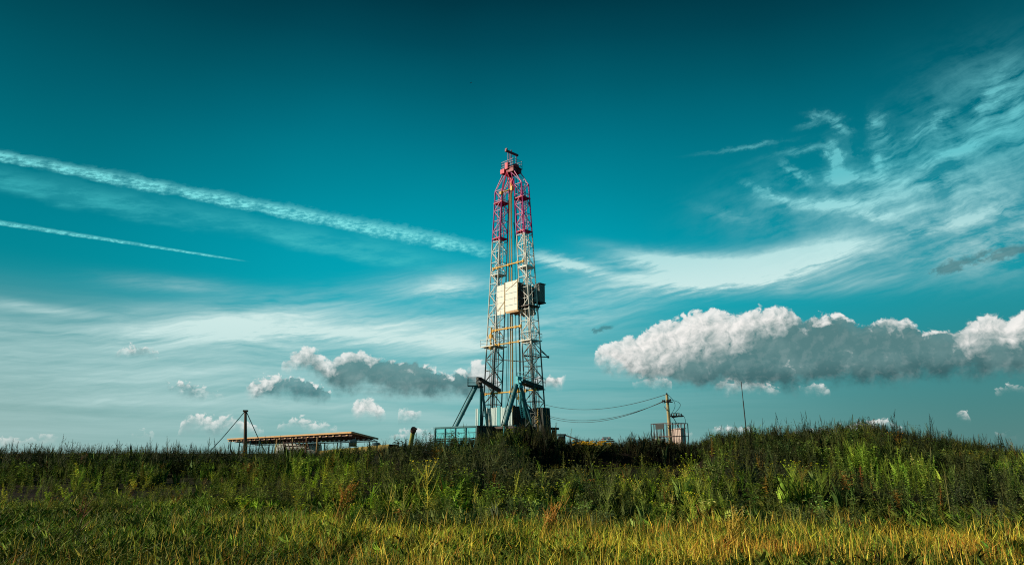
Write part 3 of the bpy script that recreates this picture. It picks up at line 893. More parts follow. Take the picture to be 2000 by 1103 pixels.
def thicket():
    T = [weed(1.0, 40, 0.15, 0.055), weed(1.1, 34, 0.13, 0.045, branches=5, tip='none'), weed(0.9, 44, 0.17, 0.07, tip='none'),
         weed(1.15, 30, 0.09, 0.02, 0.3, 9, 'spike', narrow=1.4), bush(7, 0.9, 15, 0.13, 0.06), bush(6, 0.7, 14, 0.16, 0.07), tuft(30, 0.80, 0.012), weed(1.0, 30, 0.09, 0.03, 0.3, 8, 'heads')]
    nt = len(T)
    parts = []
    n = 15500
    x, y = wedge(n, 12.6, 46, 0.86, 3, 0.66)
    bp = bearing_px(x, y)
    hol = sstep(1015, 1050, bp) * (1 - sstep(1340, 1385, bp)) * sstep(23.5, 25, y) * (1 - sstep(32.3, 32.6, y))
    edge = sstep(12.8, 14.8, y + (fbm(x * 0.3, x * 0 + 3, 2) - 0.5) * 3.0 - 3.6 * sstep(850, 350, bp) + 1.2 * sstep(1400, 1800, bp))
    cl = fbm(x * 0.35, y * 0.35, 15)
    keep = (rng.uniform(0, 1, n) < edge * (0.22 + 0.95 * sstep(0.36, 0.54, cl))) & (rng.uniform(0, 1, n) > hol * (0.88 - 0.20 * sstep(29.5, 31.0, y)))
    x, y, bp, cl = x[keep], y[keep], bp[keep], cl[keep]; n = len(x)
    q = fbm(x * 0.18, y * 0.18, 61); kind = np.clip((q * 1.9 - 0.45) * nt + rng.normal(0, 1.7, n), 0, nt - 0.01).astype(int)
    crest = sstep(29, 33, y)
    hm = np.interp(bp, [c[0] for c in PLH], [c[1] for c in PLH])
    s = (1 - crest) * (0.62 + 0.45 * cl) + crest * hm * 0.92
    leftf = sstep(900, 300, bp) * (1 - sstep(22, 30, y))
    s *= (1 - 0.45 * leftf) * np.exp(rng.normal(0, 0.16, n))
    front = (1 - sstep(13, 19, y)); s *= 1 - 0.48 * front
    tall = rng.uniform(0, 1, n) < 0.03; s[tall] *= 1.25
    tint = tints(n, (0.098, 0.145, 0.034), 0.10, 0.52)
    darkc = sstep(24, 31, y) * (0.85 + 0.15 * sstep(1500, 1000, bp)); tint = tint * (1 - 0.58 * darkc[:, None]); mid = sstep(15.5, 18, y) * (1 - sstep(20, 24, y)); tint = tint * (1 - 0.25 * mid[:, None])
    br = sstep(0.50, 0.66, fbm(x * 0.5, y * 0.5, 77)); tint = tint * (1 + (1.5 - 1.1 * darkc[:, None]) * br[:, None] * np.array([1.25, 1.3, 0.3]))
    slate = sstep(0.50, 0.62, fbm(x * 0.22 + 50, y * 0.22, 78)); tint = tint * (1 - slate[:, None] * 0.5) + slate[:, None] * 0.5 * np.array([0.085, 0.095, 0.060])
    lf = (sstep(1000, 550, bp) * (1 - sstep(23, 30, y)))[:, None]; tint = tint * (1 + lf * np.array([1.0, 0.9, -0.2])) * (1 + 0.5 * (1 - sstep(17, 22, y)))[:, None]
    dr = rng.uniform(0, 1, n) < 0.028; tint[dr] = tints(dr.sum(), (0.26, 0.17, 0.035), 0.15, 0.3)
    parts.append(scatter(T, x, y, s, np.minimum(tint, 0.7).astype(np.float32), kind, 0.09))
    # crest fringe: slim upright spires against the sky
    n = 6200; bpx = np.where(rng.uniform(0, 1, n) < 0.28, rng.uniform(-300, 600, n), rng.uniform(-300, 2300, n)); y = rng.uniform(31.6, 37.5, n); x = (bpx - 1000) / 1374.0 * y
    S = [weed(1.05, 30, 0.075, 0.022, 0.2, 5, 'spike', narrow=1.8), weed(1.15, 26, 0.06, 0.018, 0.2, 7, 'spike', narrow=2.0), weed(1.0, 34, 0.09, 0.03), tuft(16, 0.9, 0.012, GREEN, 0.06, 0.2)]
    hm = np.interp(bpx, [c[0] for c in PLH], [c[1] for c in PLH])
    s = hm * np.exp(rng.normal(-0.08, 0.20, n)); t2 = rng.uniform(0, 1, n) < 0.05; s[t2] *= 1.35
    parts.append(scatter(S, x, y, s, tints(n, (0.036, 0.052, 0.019), 0.12, 0.42), rng.integers(0, 4, n), 0.06))
    # rim of the hollow: uneven fringe, some plants leaning over the edge
    n = 620; bpx = rng.uniform(1040, 1400, n); y = rng.uniform(31.4, 33.4, n); x = (bpx - 1000) / 1374.0 * y
    rn = fbm(x * 0.9, x * 0 + 5, 17)
    parts.append(scatter([S[0], S[2], bush(6, 0.7, 13, 0.14, 0.06), S[3], weed(0.9, 20, 0.06, 0.015, 0.3, 9, 'none')], x, y, 0.35 + 0.75 * rn * rng.uniform(0.6, 1.1, n), tints(n, (0.050, 0.058, 0.024), 0.16, 0.45), rng.integers(0, 5, n), 0.14))
    # weeds on the plateau and towards the rig
    n = 3800; x, y = wedge(n, 44, 92, 0.8, 5, 0.3)
    kd = rng.integers(0, 4, n)
    bp = bearing_px(x, y); k = rng.uniform(0, 1, n) < np.where((bp > 600) & (bp < 900), 0.12, 0.9); x, y, kd = x[k], y[k], kd[k]; n = len(x)
    S2 = [bush(5, 0.7, 10, 0.16, 0.07), weed(0.8, 22, 0.14, 0.05, tip='none'), tuft(14, 0.6, 0.03), bush(4, 0.6, 10, 0.18, 0.07)]
    parts.append(scatter(S2, x, y, rng.uniform(0.45, 0.95, n), tints(n, (0.075, 0.085, 0.018), 0.14, 0.3), kd, 0.08))
    V, F, C = merge(parts)
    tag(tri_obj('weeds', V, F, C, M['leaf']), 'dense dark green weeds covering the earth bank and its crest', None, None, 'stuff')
    print('weed tris', len(F))


grass()
thicket()

# ------------------------------------------------------------------ drilling rig
U = Vector((0.7071, -0.7071, 0.0))    # along the mast front, towards the right and nearer
Wd = Vector((0.7071, 0.7071, 0.0))    # to the right and away
ZU = Vector((0, 0, 1))
CT, ST = math.cos(TILT), math.sin(TILT)


def X_at(px, Y, z):
    """easting of a thing at range Y and height z seen on bearing px"""
    return (px - 1000.0) / FPX * (Y * CT + (z - 1.7) * ST)


def z_at(py, Y=100.0):
    return 1.7 + Y * math.tan(TILT - math.atan((py - 551.5) / FPX))


Z0, ZK, ZC = 5.4, 41.9, 44.2
LB = Vector((X_at(960, 103.2, Z0), 103.2, Z0)); RB = Vector((X_at(1047, 96.8, Z0), 96.8, Z0))
LT = Vector((X_at(981, 101.4, ZK), 101.4, ZK)); RT = Vector((X_at(1018.5, 98.6, ZK), 98.6, ZK))
SB, SK = 1.95, 1.55


def leg_pt(B, T, z): return B.lerp(T, (z - Z0) / (ZK - Z0))
def leg_side(z): return SB + (SK - SB) * (z - Z0) / (ZK - Z0)
def corner(B, T, z, i, j, k=1.0):
    s = leg_side(z) * k / 2; return leg_pt(B, T, z) + U * (i * s) + Wd * (j * s)


def ring_rail(mb, pts, h, rails=3, r=0.035, post=True, closed=False):
    pts = [Vector(p) for p in pts]
    n = len(pts)
    for i in range(n if closed else n - 1):
        a, b = pts[i], pts[(i + 1) % n]
        for k in range(rails): mb.rod(a + ZU * (h * (k + 1) / rails), b + ZU * (h * (k + 1) / rails), r, 4)
        m = max(1, int((b - a).length / 1.0))
        for q in range(m + 1):
            c = a.lerp(b, q / m); mb.rod(c, c + ZU * h, r, 4)


def derrick():
    base = (LB + RB) / 2; base.z = Z0
    D = thing('drilling_derrick', base, 'tall lattice drilling derrick painted red at the top and white in the middle', 'derrick')
    for side, (B, T) in enumerate(((LB, LT), (RB, RT))):
        mb = MB()
        lv = 22; zs = [Z0 + (ZK - Z0) * k / lv for k in range(lv + 1)]
        for i, j in ((-1, -1), (1, -1), (1, 1), (-1, 1)):
            mb.rod(corner(B, T, Z0 - 0.6, i, j), corner(B, T, ZK, i, j), 0.10, 6)
        cs = [(-1, -1), (1, -1), (1, 1), (-1, 1)]
        for f in range(4):
            a, b = cs[f], cs[(f + 1) % 4]
            for k in range(lv):
                p0, p1 = corner(B, T, zs[k], *a), corner(B, T, zs[k], *b)
                q0, q1 = corner(B, T, zs[k + 1], *a), corner(B, T, zs[k + 1], *b)
                if f != 2 or k % 2 == 0:
                    mb.rod(p0, q1, 0.055, 4) if (k + f) % 2 == 0 else mb.rod(p1, q0, 0.055, 4)
                mb.rod(q0, q1, 0.05, 4)
        mb.build('lattice_leg', M['mast'], D)
        # kinked head of the leg up to the crown
        hd = MB(); cen = (LT + RT) / 2
        for i, j in cs:
            a = corner(B, T, ZK, i, j); c = Vector((cen.x, cen.y, ZC)) + U * ((-1 if side == 0 else 1) * (0.95 + 0.35 * i * (-1 if side == 0 else 1))) + Wd * (j * 0.75)
            hd.rod(a, c, 0.075, 6); hd.rod(corner(B, T, ZK, -i, j), c, 0.04, 4)
        hd.build('leg_head', M['mast'], D)
        # ladder inside the leg
        ld = MB(); a0 = leg_pt(B, T, Z0 - 0.4) + Wd * 0.35 - U * 0.2; a1 = leg_pt(B, T, ZK) + Wd * 0.35 - U * 0.2
        s = U * 0.2
        ld.rod(a0 - s, a1 - s, 0.035, 4); ld.rod(a0 + s, a1 + s, 0.035, 4)
        for k in range(90): c = a0.lerp(a1, k / 90); ld.rod(c - s, c + s, 0.018, 4)
        ld.build('ladder', M['mast'] if side else M['rust'], D)
        # pipe and cable runs in the leg
        for du, dw in ((0.0, -0.95), (0.95, 0.0), (-0.55, 0.3), (0.2, 0.6)):
            MB().rod(leg_pt(B, T, Z0) + U * (du * SB / 2) + Wd * (dw * SB / 2), leg_pt(B, T, ZK) + U * (du * SK / 2) + Wd * (dw * SK / 2), 0.038, 5).build('guide_rail', M['mast'], D)
        pr = MB()
        for e, (du, dw, rr) in enumerate(((-0.15, -0.3, 0.06), (0.3, 0.1, 0.05), (0.45, -0.4, 0.035))):
            pr.rod(leg_pt(B, T, Z0 - 0.4) + U * du + Wd * dw, leg_pt(B, T, ZK - 1) + U * du * 0.8 + Wd * dw * 0.8, rr, 5)
        pr.build('pipe_run', M['rust'] if side == 0 else M['mast'], D)

    # intermediate leg platforms
    def platform(B, T, z, k, m, rail, ou=0.0):
        c = leg_pt(B, T, z) + U * ou; s = leg_side(z) * k / 2
        mb = MB().box(c, 2 * s, 2 * s, 0.14, U, Wd, ZU)
        for q in (-0.5, 0.5): mb.box(c + Wd * (q * s) - ZU * 0.13, 2 * s, 0.1, 0.12, U, Wd, ZU)
        o = mb.build('platform', m, D)
        if rail:
            r = MB(); ring_rail(r, [c + U * (i * s) + Wd * (j * s) for i, j in ((-1, -1), (1, -1), (1, 1), (-1, 1))], 1.05, 2, 0.025, closed=True)
            r.build('railing', rail, o)
    platform(LB, LT, z_at(398, 101.5), 1.15, M['red'], None); platform(RB, RT, z_at(388, 98.5), 1.15, M['red'], None)
    platform(LB, LT, z_at(468, 102), 1.1, M['red'], None); platform(RB, RT, z_at(452, 98), 1.1, M['red'], None)
    platform(RB, RT, z_at(523, 98), 1.1, M['white'], None); platform(LB, LT, z_at(538, 102), 1.08, M['mast'], None)
    platform(LB, LT, z_at(676, 102), 1.55, M['white'], M['white'], -0.35); platform(RB, RT, z_at(667, 98), 1.3, M['white'], M['steel'], -0.1)
    platform(RB, RT, z_at(600, 98), 1.35, M['brown'], None)

    # crown: platform, sheave housing, railing, lifting frame
    cen = (LT + RT) / 2; C0 = Vector((cen.x, cen.y, ZC))
    mb = MB()
    mb.box(C0 + ZU * 0.45, 2.5, 0.45, 0.85, U, Wd, ZU)
    for s in (-1, 1):
        mb.box(C0 + Wd * (0.8 * s) + ZU * 0.35, 2.45, 0.22, 0.6, U, Wd, ZU)
        mb.box(C0 + U * (1.1 * s) + ZU * 0.3, 0.3, 1.8, 0.55, U, Wd, ZU)
    mb.box(C0 + ZU * 0.75, 2.75, 2.05, 0.1, U, Wd, ZU)
    cr = mb.build('crown_platform', M['darkred'], D)
    bl = MB()
    bl.box(C0 - Wd * 0.9 - U * 0.1 + ZU * 1.15, 0.62, 0.5, 1.1, U, Wd, ZU); bl.box(C0 - Wd * 0.98 - U * 0.95 + ZU * 0.45, 0.85, 0.4, 0.75, U, Wd, ZU)
    bl.build('sheave_housing', M['red'], D)
    sh = MB()
    for q in (-0.75, -0.25, 0.25, 0.75): sh.lathe([(0.05, -0.06), (0.62, -0.06), (0.55, 0.0), (0.62, 0.06), (0.05, 0.06)], C0 + U * q * 0.9 + Wd * 0.35 + ZU * 1.1, 18, U)
    sh.build('crown_sheave', M['darkred'], D)
    rl = MB(); ring_rail(rl, [C0 + ZU * 0.8 + U * (i * 1.33) + Wd * (j * 0.98) for i, j in ((-1, -1), (1, -1), (1, 1), (-1, 1))], 1.25, 3, 0.035, closed=True)
    rl.build('railing', paint('mauve_rail_paint', (0.50, 0.33, 0.42), wear=0.1), cr)
    gp = MB(); zt = z_at(299)
    A, Bq = C0 - Wd * 1.2, C0 + Wd * 1.2
    for c, lo in ((A + Wd * 0.35, 0.8), (C0 - U * 0.1, 0.8), (Bq - Wd * 0.2, 0.8), (C0 - U * 0.1 - Wd * 0.4, 0.8)):
        gp.rod(c + ZU * lo, Vector((c.x, c.y, zt - 0.1)), 0.07, 6)
    gp.rod(A + Wd * 0.35 + ZU * 0.9, Vector(((C0 - U * 0.1).x, (C0 - U * 0.1).y, zt - 0.3)), 0.04, 5)
    gp.rod(Bq - Wd * 0.2 + ZU * 0.9, Vector(((C0 - U * 0.1).x, (C0 - U * 0.1).y, zt - 1.2)), 0.04, 5)
    fr = gp.build('lifting_frame', paint('frame_mauve', (0.36, 0.22, 0.36), wear=0.1), D)
    tb = MB(); a = Vector((A.x, A.y, zt)); b = Vector((Bq.x, Bq.y, zt))
    tb.box((a + b) / 2, 0.28, (b - a).length + 0.35, 0.3, U, Wd, ZU); tb.box(a + ZU * 0.1, 0.34, 0.22, 0.55, U, Wd, ZU)
    tb.rod(C0 - U * 0.1 + ZU * (zt - ZC), C0 - U * 0.1 + ZU * (zt - ZC + 0.55), 0.07, 6)
    tb.build('top_beam', M['darkred'], fr)
    # struts fanning down from the crown
    st = MB(); t0 = C0 - Wd * 1.1 + ZU * 0.2
    for q in (-1, 1): st.rod(t0, corner(LB if q < 0 else RB, LT if q < 0 else RT, 41.0, -q, -1), 0.07, 6)
    st.rod(t0, t0 - ZU * 4.2 + Wd * 0.6, 0.06, 6)
    st.build('crown_strut', M['red'], D)

    # hoisting gear between the legs
    kx = Vector((X_at(998.5, 99.0, 20), 99.0, 0)); kt = Vector((C0.x - 0.25, 99.6, 0))
    tp = MB(); zt2 = z_at(378)
    ktop, kbot = Vector((X_at(997, 99.3, zt2), 99.3, zt2)), Vector((X_at(1000, 99.0, 6), 99.0, Z0 - 0.3))
    tp.rod(kbot + Vector((0.13, 0, 0)), ktop + Vector((0.13, 0, 0)), 0.11, 8)
    tp.rod(kbot + Vector((-0.16, 0, 0)), ktop + Vector((-0.16, 0, 0)) - ZU * 0.4, 0.065, 8)
    tp.build('standpipe', M['dullyellow'], D)
    tbk = MB(); zb = z_at(362)
    c = Vector((X_at(999.5, 99.3, zb), 99.3, zb)); tbk.box(c, 0.5, 0.35, 1.4, U, Wd, ZU); tbk.lathe([(0.08, -0.2), (0.42, -0.2), (0.42, 0.2), (0.08, 0.2)], c + ZU * 0.5, 14, Wd); tbk.rod(c - ZU * 0.7, c - ZU * 1.6, 0.12, 8)
    tbk.build('travelling_block', M['red'], D)
    for k, (du, dw) in enumerate(((-1.15, 0.4), (-0.75, 0.2), (-0.5, 0.35), (0.42, 0.3), (0.62, 0.1), (0.8, 0.5), (0.95, 0.4), (1.2, 0.2))):
        cb = MB().rod(C0 + U * du * 0.6 + Wd * dw, Vector((kbot.x, kbot.y, Z0)) + U * du * 1.5 + Wd * dw, 0.045, 5)
        cb.build('hoist_cable', M['wire'] if k % 2 else M['teal'], D)
    # hose hanging in a bight beside the standpipe, and a service run on the left leg
    hs = MB(); a = ktop + Vector((0.5, 0, -5)); b = ktop + Vector((0.2, 0.3, -16))
    hs.path([a + (b - a) * (k / 14) + Vector((0.9 * math.sin(math.pi * k / 14), 0, -3.0 * math.sin(math.pi * k / 14))) for k in range(15)], 0.06, 6)
    hs.build('rotary_hose', M['wire'], D)
    sv = MB(); q0 = corner(LB, LT, z_at(684, 102), 0.1, -1.15); q1 = corner(LB, LT, z_at(640, 102), 0.1, -1.15)
    sv.rod(q0, q1, 0.12, 8); sv.box(q0.lerp(q1, 0.6), 0.5, 0.4, 0.6, U, Wd, ZU); sv.box(q0.lerp(q1, 0.15), 0.4, 0.4, 0.35, U, Wd, ZU); sv.rod(q0.lerp(q1, 0.6), q0.lerp(q1, 0.6) + U * 1.2 - ZU * 0.9, 0.06, 6)
    sv.build('stabbing_gear', M['yellow'], D)
    # yellow racking beams across the front
    def beam(py, pl, pr_, m, rr=0.13):
        z = z_at(py); cc = leg_pt(LB, LT, z) - Wd * 1.15; cd = leg_pt(RB, RT, z) - Wd * 1.15
        mid = (cc + cd) / 2
        dl = ((pl + pr_) / 2 - 1000) / FPX * (mid.y * CT + (z - 1.7) * ST) - mid.x
        half = (pr_ - pl) / 2 / FPX * (mid.y * CT + (z - 1.7) * ST) / 0.7071
        a, b = mid + U * (-half) + Vector((dl, 0, 0)), mid + U * half + Vector((dl, 0, 0))
        b_ = MB().rod(a, b, rr, 6)
        for q in (0.0, 0.12, 0.5, 0.8, 0.97): c = a.lerp(b, q); b_.box(c, 0.22, 0.26, 0.42, U, Wd, ZU)
        for q in (0.1, 0.9): c = a.lerp(b, q); b_.rod(c, c + Wd * 1.0 - ZU * 0.5, 0.05, 5)
        b_.build('cross_beam', m, D)
    beam(520, 963, 1023, M['yellow']); beam(643, 962, 1018, M['yellow'], 0.13); beam(671, 968, 1024, M['yellow'], 0.10); beam(766, 947, 1046, M['yellow'], 0.10)
    b_ = MB(); a, b = P(979, 377, 98.4), P(1000, 368, 97.6); b_.rod(a, b, 0.11, 6); b_.box(a, 0.4, 0.4, 0.5, U, Wd, ZU); b_.box(b, 0.4, 0.4, 0.7, U, Wd, ZU); b_.rod(b, b + Vector((-0.2, 0.4, 1.0)), 0.1, 6)
    b_.build('cross_beam', M['yellow'], D)
    # dark diagonal lines in the lower window and the swung jib
    jb = MB(); a = P(985, 703, 100.5); b = P(1022, 706, 98); c = P(1055, 697, 96)
    jb.rod(a, b, 0.07, 5); jb.rod(b, c, 0.07, 5)
    e = P(1071, 697, 97.5); jb.rod(corner(RB, RT, z_at(672), 1, -1), e, 0.05, 5); jb.rod(corner(RB, RT, z_at(690), 1, 1), e, 0.07, 5); jb.rod(corner(RB, RT, z_at(700), -1, -1), e, 0.08, 5); jb.box(e, 0.25, 0.25, 0.3)
    jb.build('jib_arm', M['steel'], D)

    # racking platform: white wind board, dark side board, corrugated cabin
    ztp, zbt = z_at(548, 98), z_at(606.5, 98)
    bl_, br_ = Vector((X_at(971.5, 100.4, 25), 100.4, 0)), Vector((X_at(1012, 97.2, 25), 97.2, 0))
    uu = (br_ - bl_).normalized(); L = (br_ - bl_).length; nn = Vector((-uu.y, uu.x, 0)); nn = -nn if nn.y > 0 else nn
    wb = MB(); rows = 5
    for k in range(rows):
        z0 = zbt + (ztp - zbt) * k / rows; z1 = zbt + (ztp - zbt) * (k + 1) / rows - 0.05
        for q0, q1, off in ((0.0, 0.375, 0.0), (0.39, 1.0, 0.06)):
            a, b = bl_ + uu * (L * q0), bl_ + uu * (L * q1)
            if q0 == 0.0: z0_, z1_ = z0 - 0.25, z1 - 0.25
            else: z0_, z1_ = z0, z1
            c = (a + b) / 2; wb.box(Vector((c.x, c.y, (z0_ + z1_) / 2)) + nn * (0.02 * (k % 2) + off), (b - a).length, 0.06, z1_ - z0_, uu, nn, ZU)
    w = wb.build('wind_board', M['white'], D)
    bt = MB()
    def on(q, t, off=0.12): c = bl_ + uu * (L * q); return Vector((c.x, c.y, zbt + (ztp - zbt) * t)) + nn * off
    bt.rod(on(0.385, -0.08), on(0.385, 1.0), 0.07, 5); bt.rod(on(0.43, 0.68), on(0.97, 0.93), 0.03, 4); bt.rod(on(0.02, 0.08), on(0.37, 0.36), 0.03, 4)
    bt.rod(on(1.0, -0.02), on(1.0, 1.02), 0.06, 5)
    bt.build('batten', M['dullyellow'], w)
    sd = MB(); s0 = br_ + Wd * 0.1; Ls = 3.5
    for k in range(4):
        a = s0 + Wd * (Ls * k / 4); b = s0 + Wd * (Ls * (k + 1) / 4 - 0.05); c = (a + b) / 2
        top = z_at(553, 98) - 0.15 * (k % 2)
        sd.box(Vector((c.x, c.y, (top + zbt) / 2)), (b - a).length, 0.06, top - zbt, Wd, U, ZU)
    for k in range(14): c = s0 + Wd * (Ls * (k + 0.5) / 14); sd.rod(Vector((c.x, c.y, zbt)) + U * 0.06, Vector((c.x, c.y, z_at(553, 98) - 0.2)) + U * 0.06, 0.03, 4)
    sd.build('side_board', M['brown'], D)
    fl = MB(); c = br_ + Wd * 1.8 - U * 1.2; fl.box(Vector((c.x, c.y, zbt - 0.05)), 2.6, 3.8, 0.16, U, Wd, ZU)
    for k in range(5): fl.box(Vector((c.x, c.y, zbt - 0.2)) + Wd * (k - 2) * 0.9, 2.6, 0.12, 0.16, U, Wd, ZU)
    fl.rod(Vector((br_.x, br_.y, zbt + 0.5)) + U * 0.1 + Wd * 0.2, Vector((br_.x, br_.y, zbt + 0.9)) + U * 0.1 + Wd * 3.4, 0.09, 5)
    fl.build('racking_floor', M['tan'], D)
    # corrugated cabin hanging out on the right
    cz0, cz1 = z_at(590, 99), z_at(557, 99); cc = Vector((X_at(1054.5, 99, 25), 99.0, (cz0 + cz1) / 2))
    cb = MB().box(cc, 0.95, 1.15, cz1 - cz0, U, Wd, ZU)
    for k in range(6):
        q = (k + 0.5) / 6 - 0.5
        cb.box(cc + U * 0.50 + Wd * (q * 1.1), 0.05, 0.08, cz1 - cz0, U, Wd, ZU); cb.box(cc - Wd * 0.60 + U * (q * 0.9), 0.07, 0.05, cz1 - cz0, U, Wd, ZU)
    cb.slab([cc + ZU * ((cz1 - cz0) / 2 + 0.12) + U * (i * 0.6) + Wd * (j * 0.75) + ZU * (0.08 * i) for i, j in ((-1, -1), (1, -1), (1, 1), (-1, 1))], 0.08, ZU)
    k_ = cb.build('cabin', M['grey'], D)
    br = MB().box(cc - ZU * ((cz1 - cz0) / 2 + 0.12), 1.2, 1.35, 0.18, U, Wd, ZU); br.rod(cc - ZU * 1.6, cc - ZU * 1.9 - U * 1.6 - Wd * 0.4, 0.07, 5); br.rod(cc - ZU * 1.5, corner(RB, RT, cz0 - 1.6, 1, 1), 0.07, 5)
    br.build('cabin_bracket', M['steel'], k_)

    # raising portal: two sets of tubular legs with a railed platform
    for side, (ax, ay, aY, feet) in enumerate((((936), 742, 101.0, [(888, 834, 99.5, 0.25), (883, 836, 100.2, 0.08), (939, 833, 103.5, 0.20), (953, 833, 101.0, 0.19)]),
                                               ((1013), 741, 94.5, [(986, 838, 92.5, 0.31), (981, 840, 93.2, 0.07), (1018, 818, 98.0, 0.09), (1039, 838, 94.0, 0.17), (1031, 815, 97.5, 0.22)]))):
        apex = P(ax, ay, aY)
        for px, py, Yf, rr in feet:
            f = P(px, py, Yf); f.z = Z0 - 0.1 if px > 900 else 5.0
            top = apex + Vector((0.28 if px > ax else -0.28, (Yf - aY) * 0.08, -0.7))
            if rr < 0.11 and px < ax: top = top + Vector((-0.55, 0, -0.1)); f = f + Vector((-0.15, 0, 0))
            lg = MB().rod(f, top, rr, 12); 
            if rr > 0.2:
                for q in (0.03, 0.35, 0.7): c = f.lerp(top, q); d = (top - f).normalized() * 0.12; lg.rod(c - d, c + d, rr * 1.18, 12)
            lg.build('portal_leg', M['teal'], D, False)
        hd = MB()
        for q in (-0.3, 0.3):
            c = apex + Wd * q; hd.slab([c - U * 0.42 - ZU * 1.1, c + U * 0.42 - ZU * 1.1, c + U * 0.16 + ZU * 0.35, c - U * 0.16 + ZU * 0.35], 0.07, Wd)
        hd.lathe([(0.08, -0.4), (0.26, -0.4), (0.26, 0.4), (0.08, 0.4)], apex + ZU * 0.2, 14, Wd); hd.box(apex - ZU * 1.0, 1.0, 0.8, 0.26, U, Wd, ZU); hd.box(apex - ZU * 0.45, 0.5, 0.6, 0.1, U, Wd, ZU)
        hd.build('portal_head', M['steel'] if side == 0 else M['cyan'], D)
        if side == 0:
            a = apex + Vector((0.3, 0, 0.1)); b = P(978, 763, 101.5)
        else:
            a = apex + Vector((0.4, 0, -0.2)); b = P(1058, 757, 98.5)
        d = (b - a).normalized(); s_ = d.cross(ZU).normalized()
        ga = MB()
        ga.box((a + b) / 2 + s_ * 0.3, (b - a).length, 0.14, 0.48, d, s_, ZU); ga.box((a + b) / 2 - s_ * 0.5, (b - a).length, 0.12, 0.4, d, s_, ZU)
        ga.box((a + b) / 2 - ZU * 0.30, (b - a).length, 1.3, 0.08, d, s_, ZU)
        g = ga.build('portal_girder', M['rust'] if side == 0 else M['steel'], D)
        rr = MB()
        if side == 0:
            q = apex + Vector((-0.4, -0.3, -0.8)); ring_rail(rr, [q + Vector((-1.25, -0.5, 0)), q + Vector((-1.25, 0.9, 0)), q + Vector((0.1, 0.9, 0)), q + Vector((0.1, -0.5, 0))], 1.2, 3, 0.03, closed=True)
            rr.box(q + Vector((-0.6, 0.2, -0.05)), 1.4, 1.5, 0.08)
            rr.build('railing', M['teal'], g)
        else:
            ring_rail(rr, [a + s_ * 0.7 + ZU * 0.1, b + s_ * 0.7 + ZU * 0.1, b - s_ * 0.7 + ZU * 0.1, a - s_ * 0.7 + ZU * 0.1], 1.15, 2, 0.03, closed=True)
            rr.build('railing', M['cyan'], g)
    tk = MB().rod(P(1010, 753, 96.5), P(1012, 766, 96.2), 0.22, 8); tk.rod(P(1008, 755, 96.5), P(1008, 748, 96.5), 0.1, 6); tk.rod(P(1012, 766, 96.2), P(1014, 790, 96.0), 0.07, 6)
    tk.box(P(1012, 777, 96.2), 0.35, 0.3, 0.4)
    tk.build('tackle_block', M['yellow'], D)
    ll = MB(); a0, a1 = P(1021, 815, 95.5), P(1013, 770, 95.5)
    for s in (-0.18, 0.18): ll.rod(a0 + Vector((s, 0, 0)), a1 + Vector((s, 0, 0)), 0.04, 4)
    for k in range(12): c = a0.lerp(a1, k / 11); ll.rod(c - Vector((0.18, 0, 0)), c + Vector((0.18, 0, 0)), 0.025, 4)
    ll.build('ladder', M['cyan'], D)


derrick()


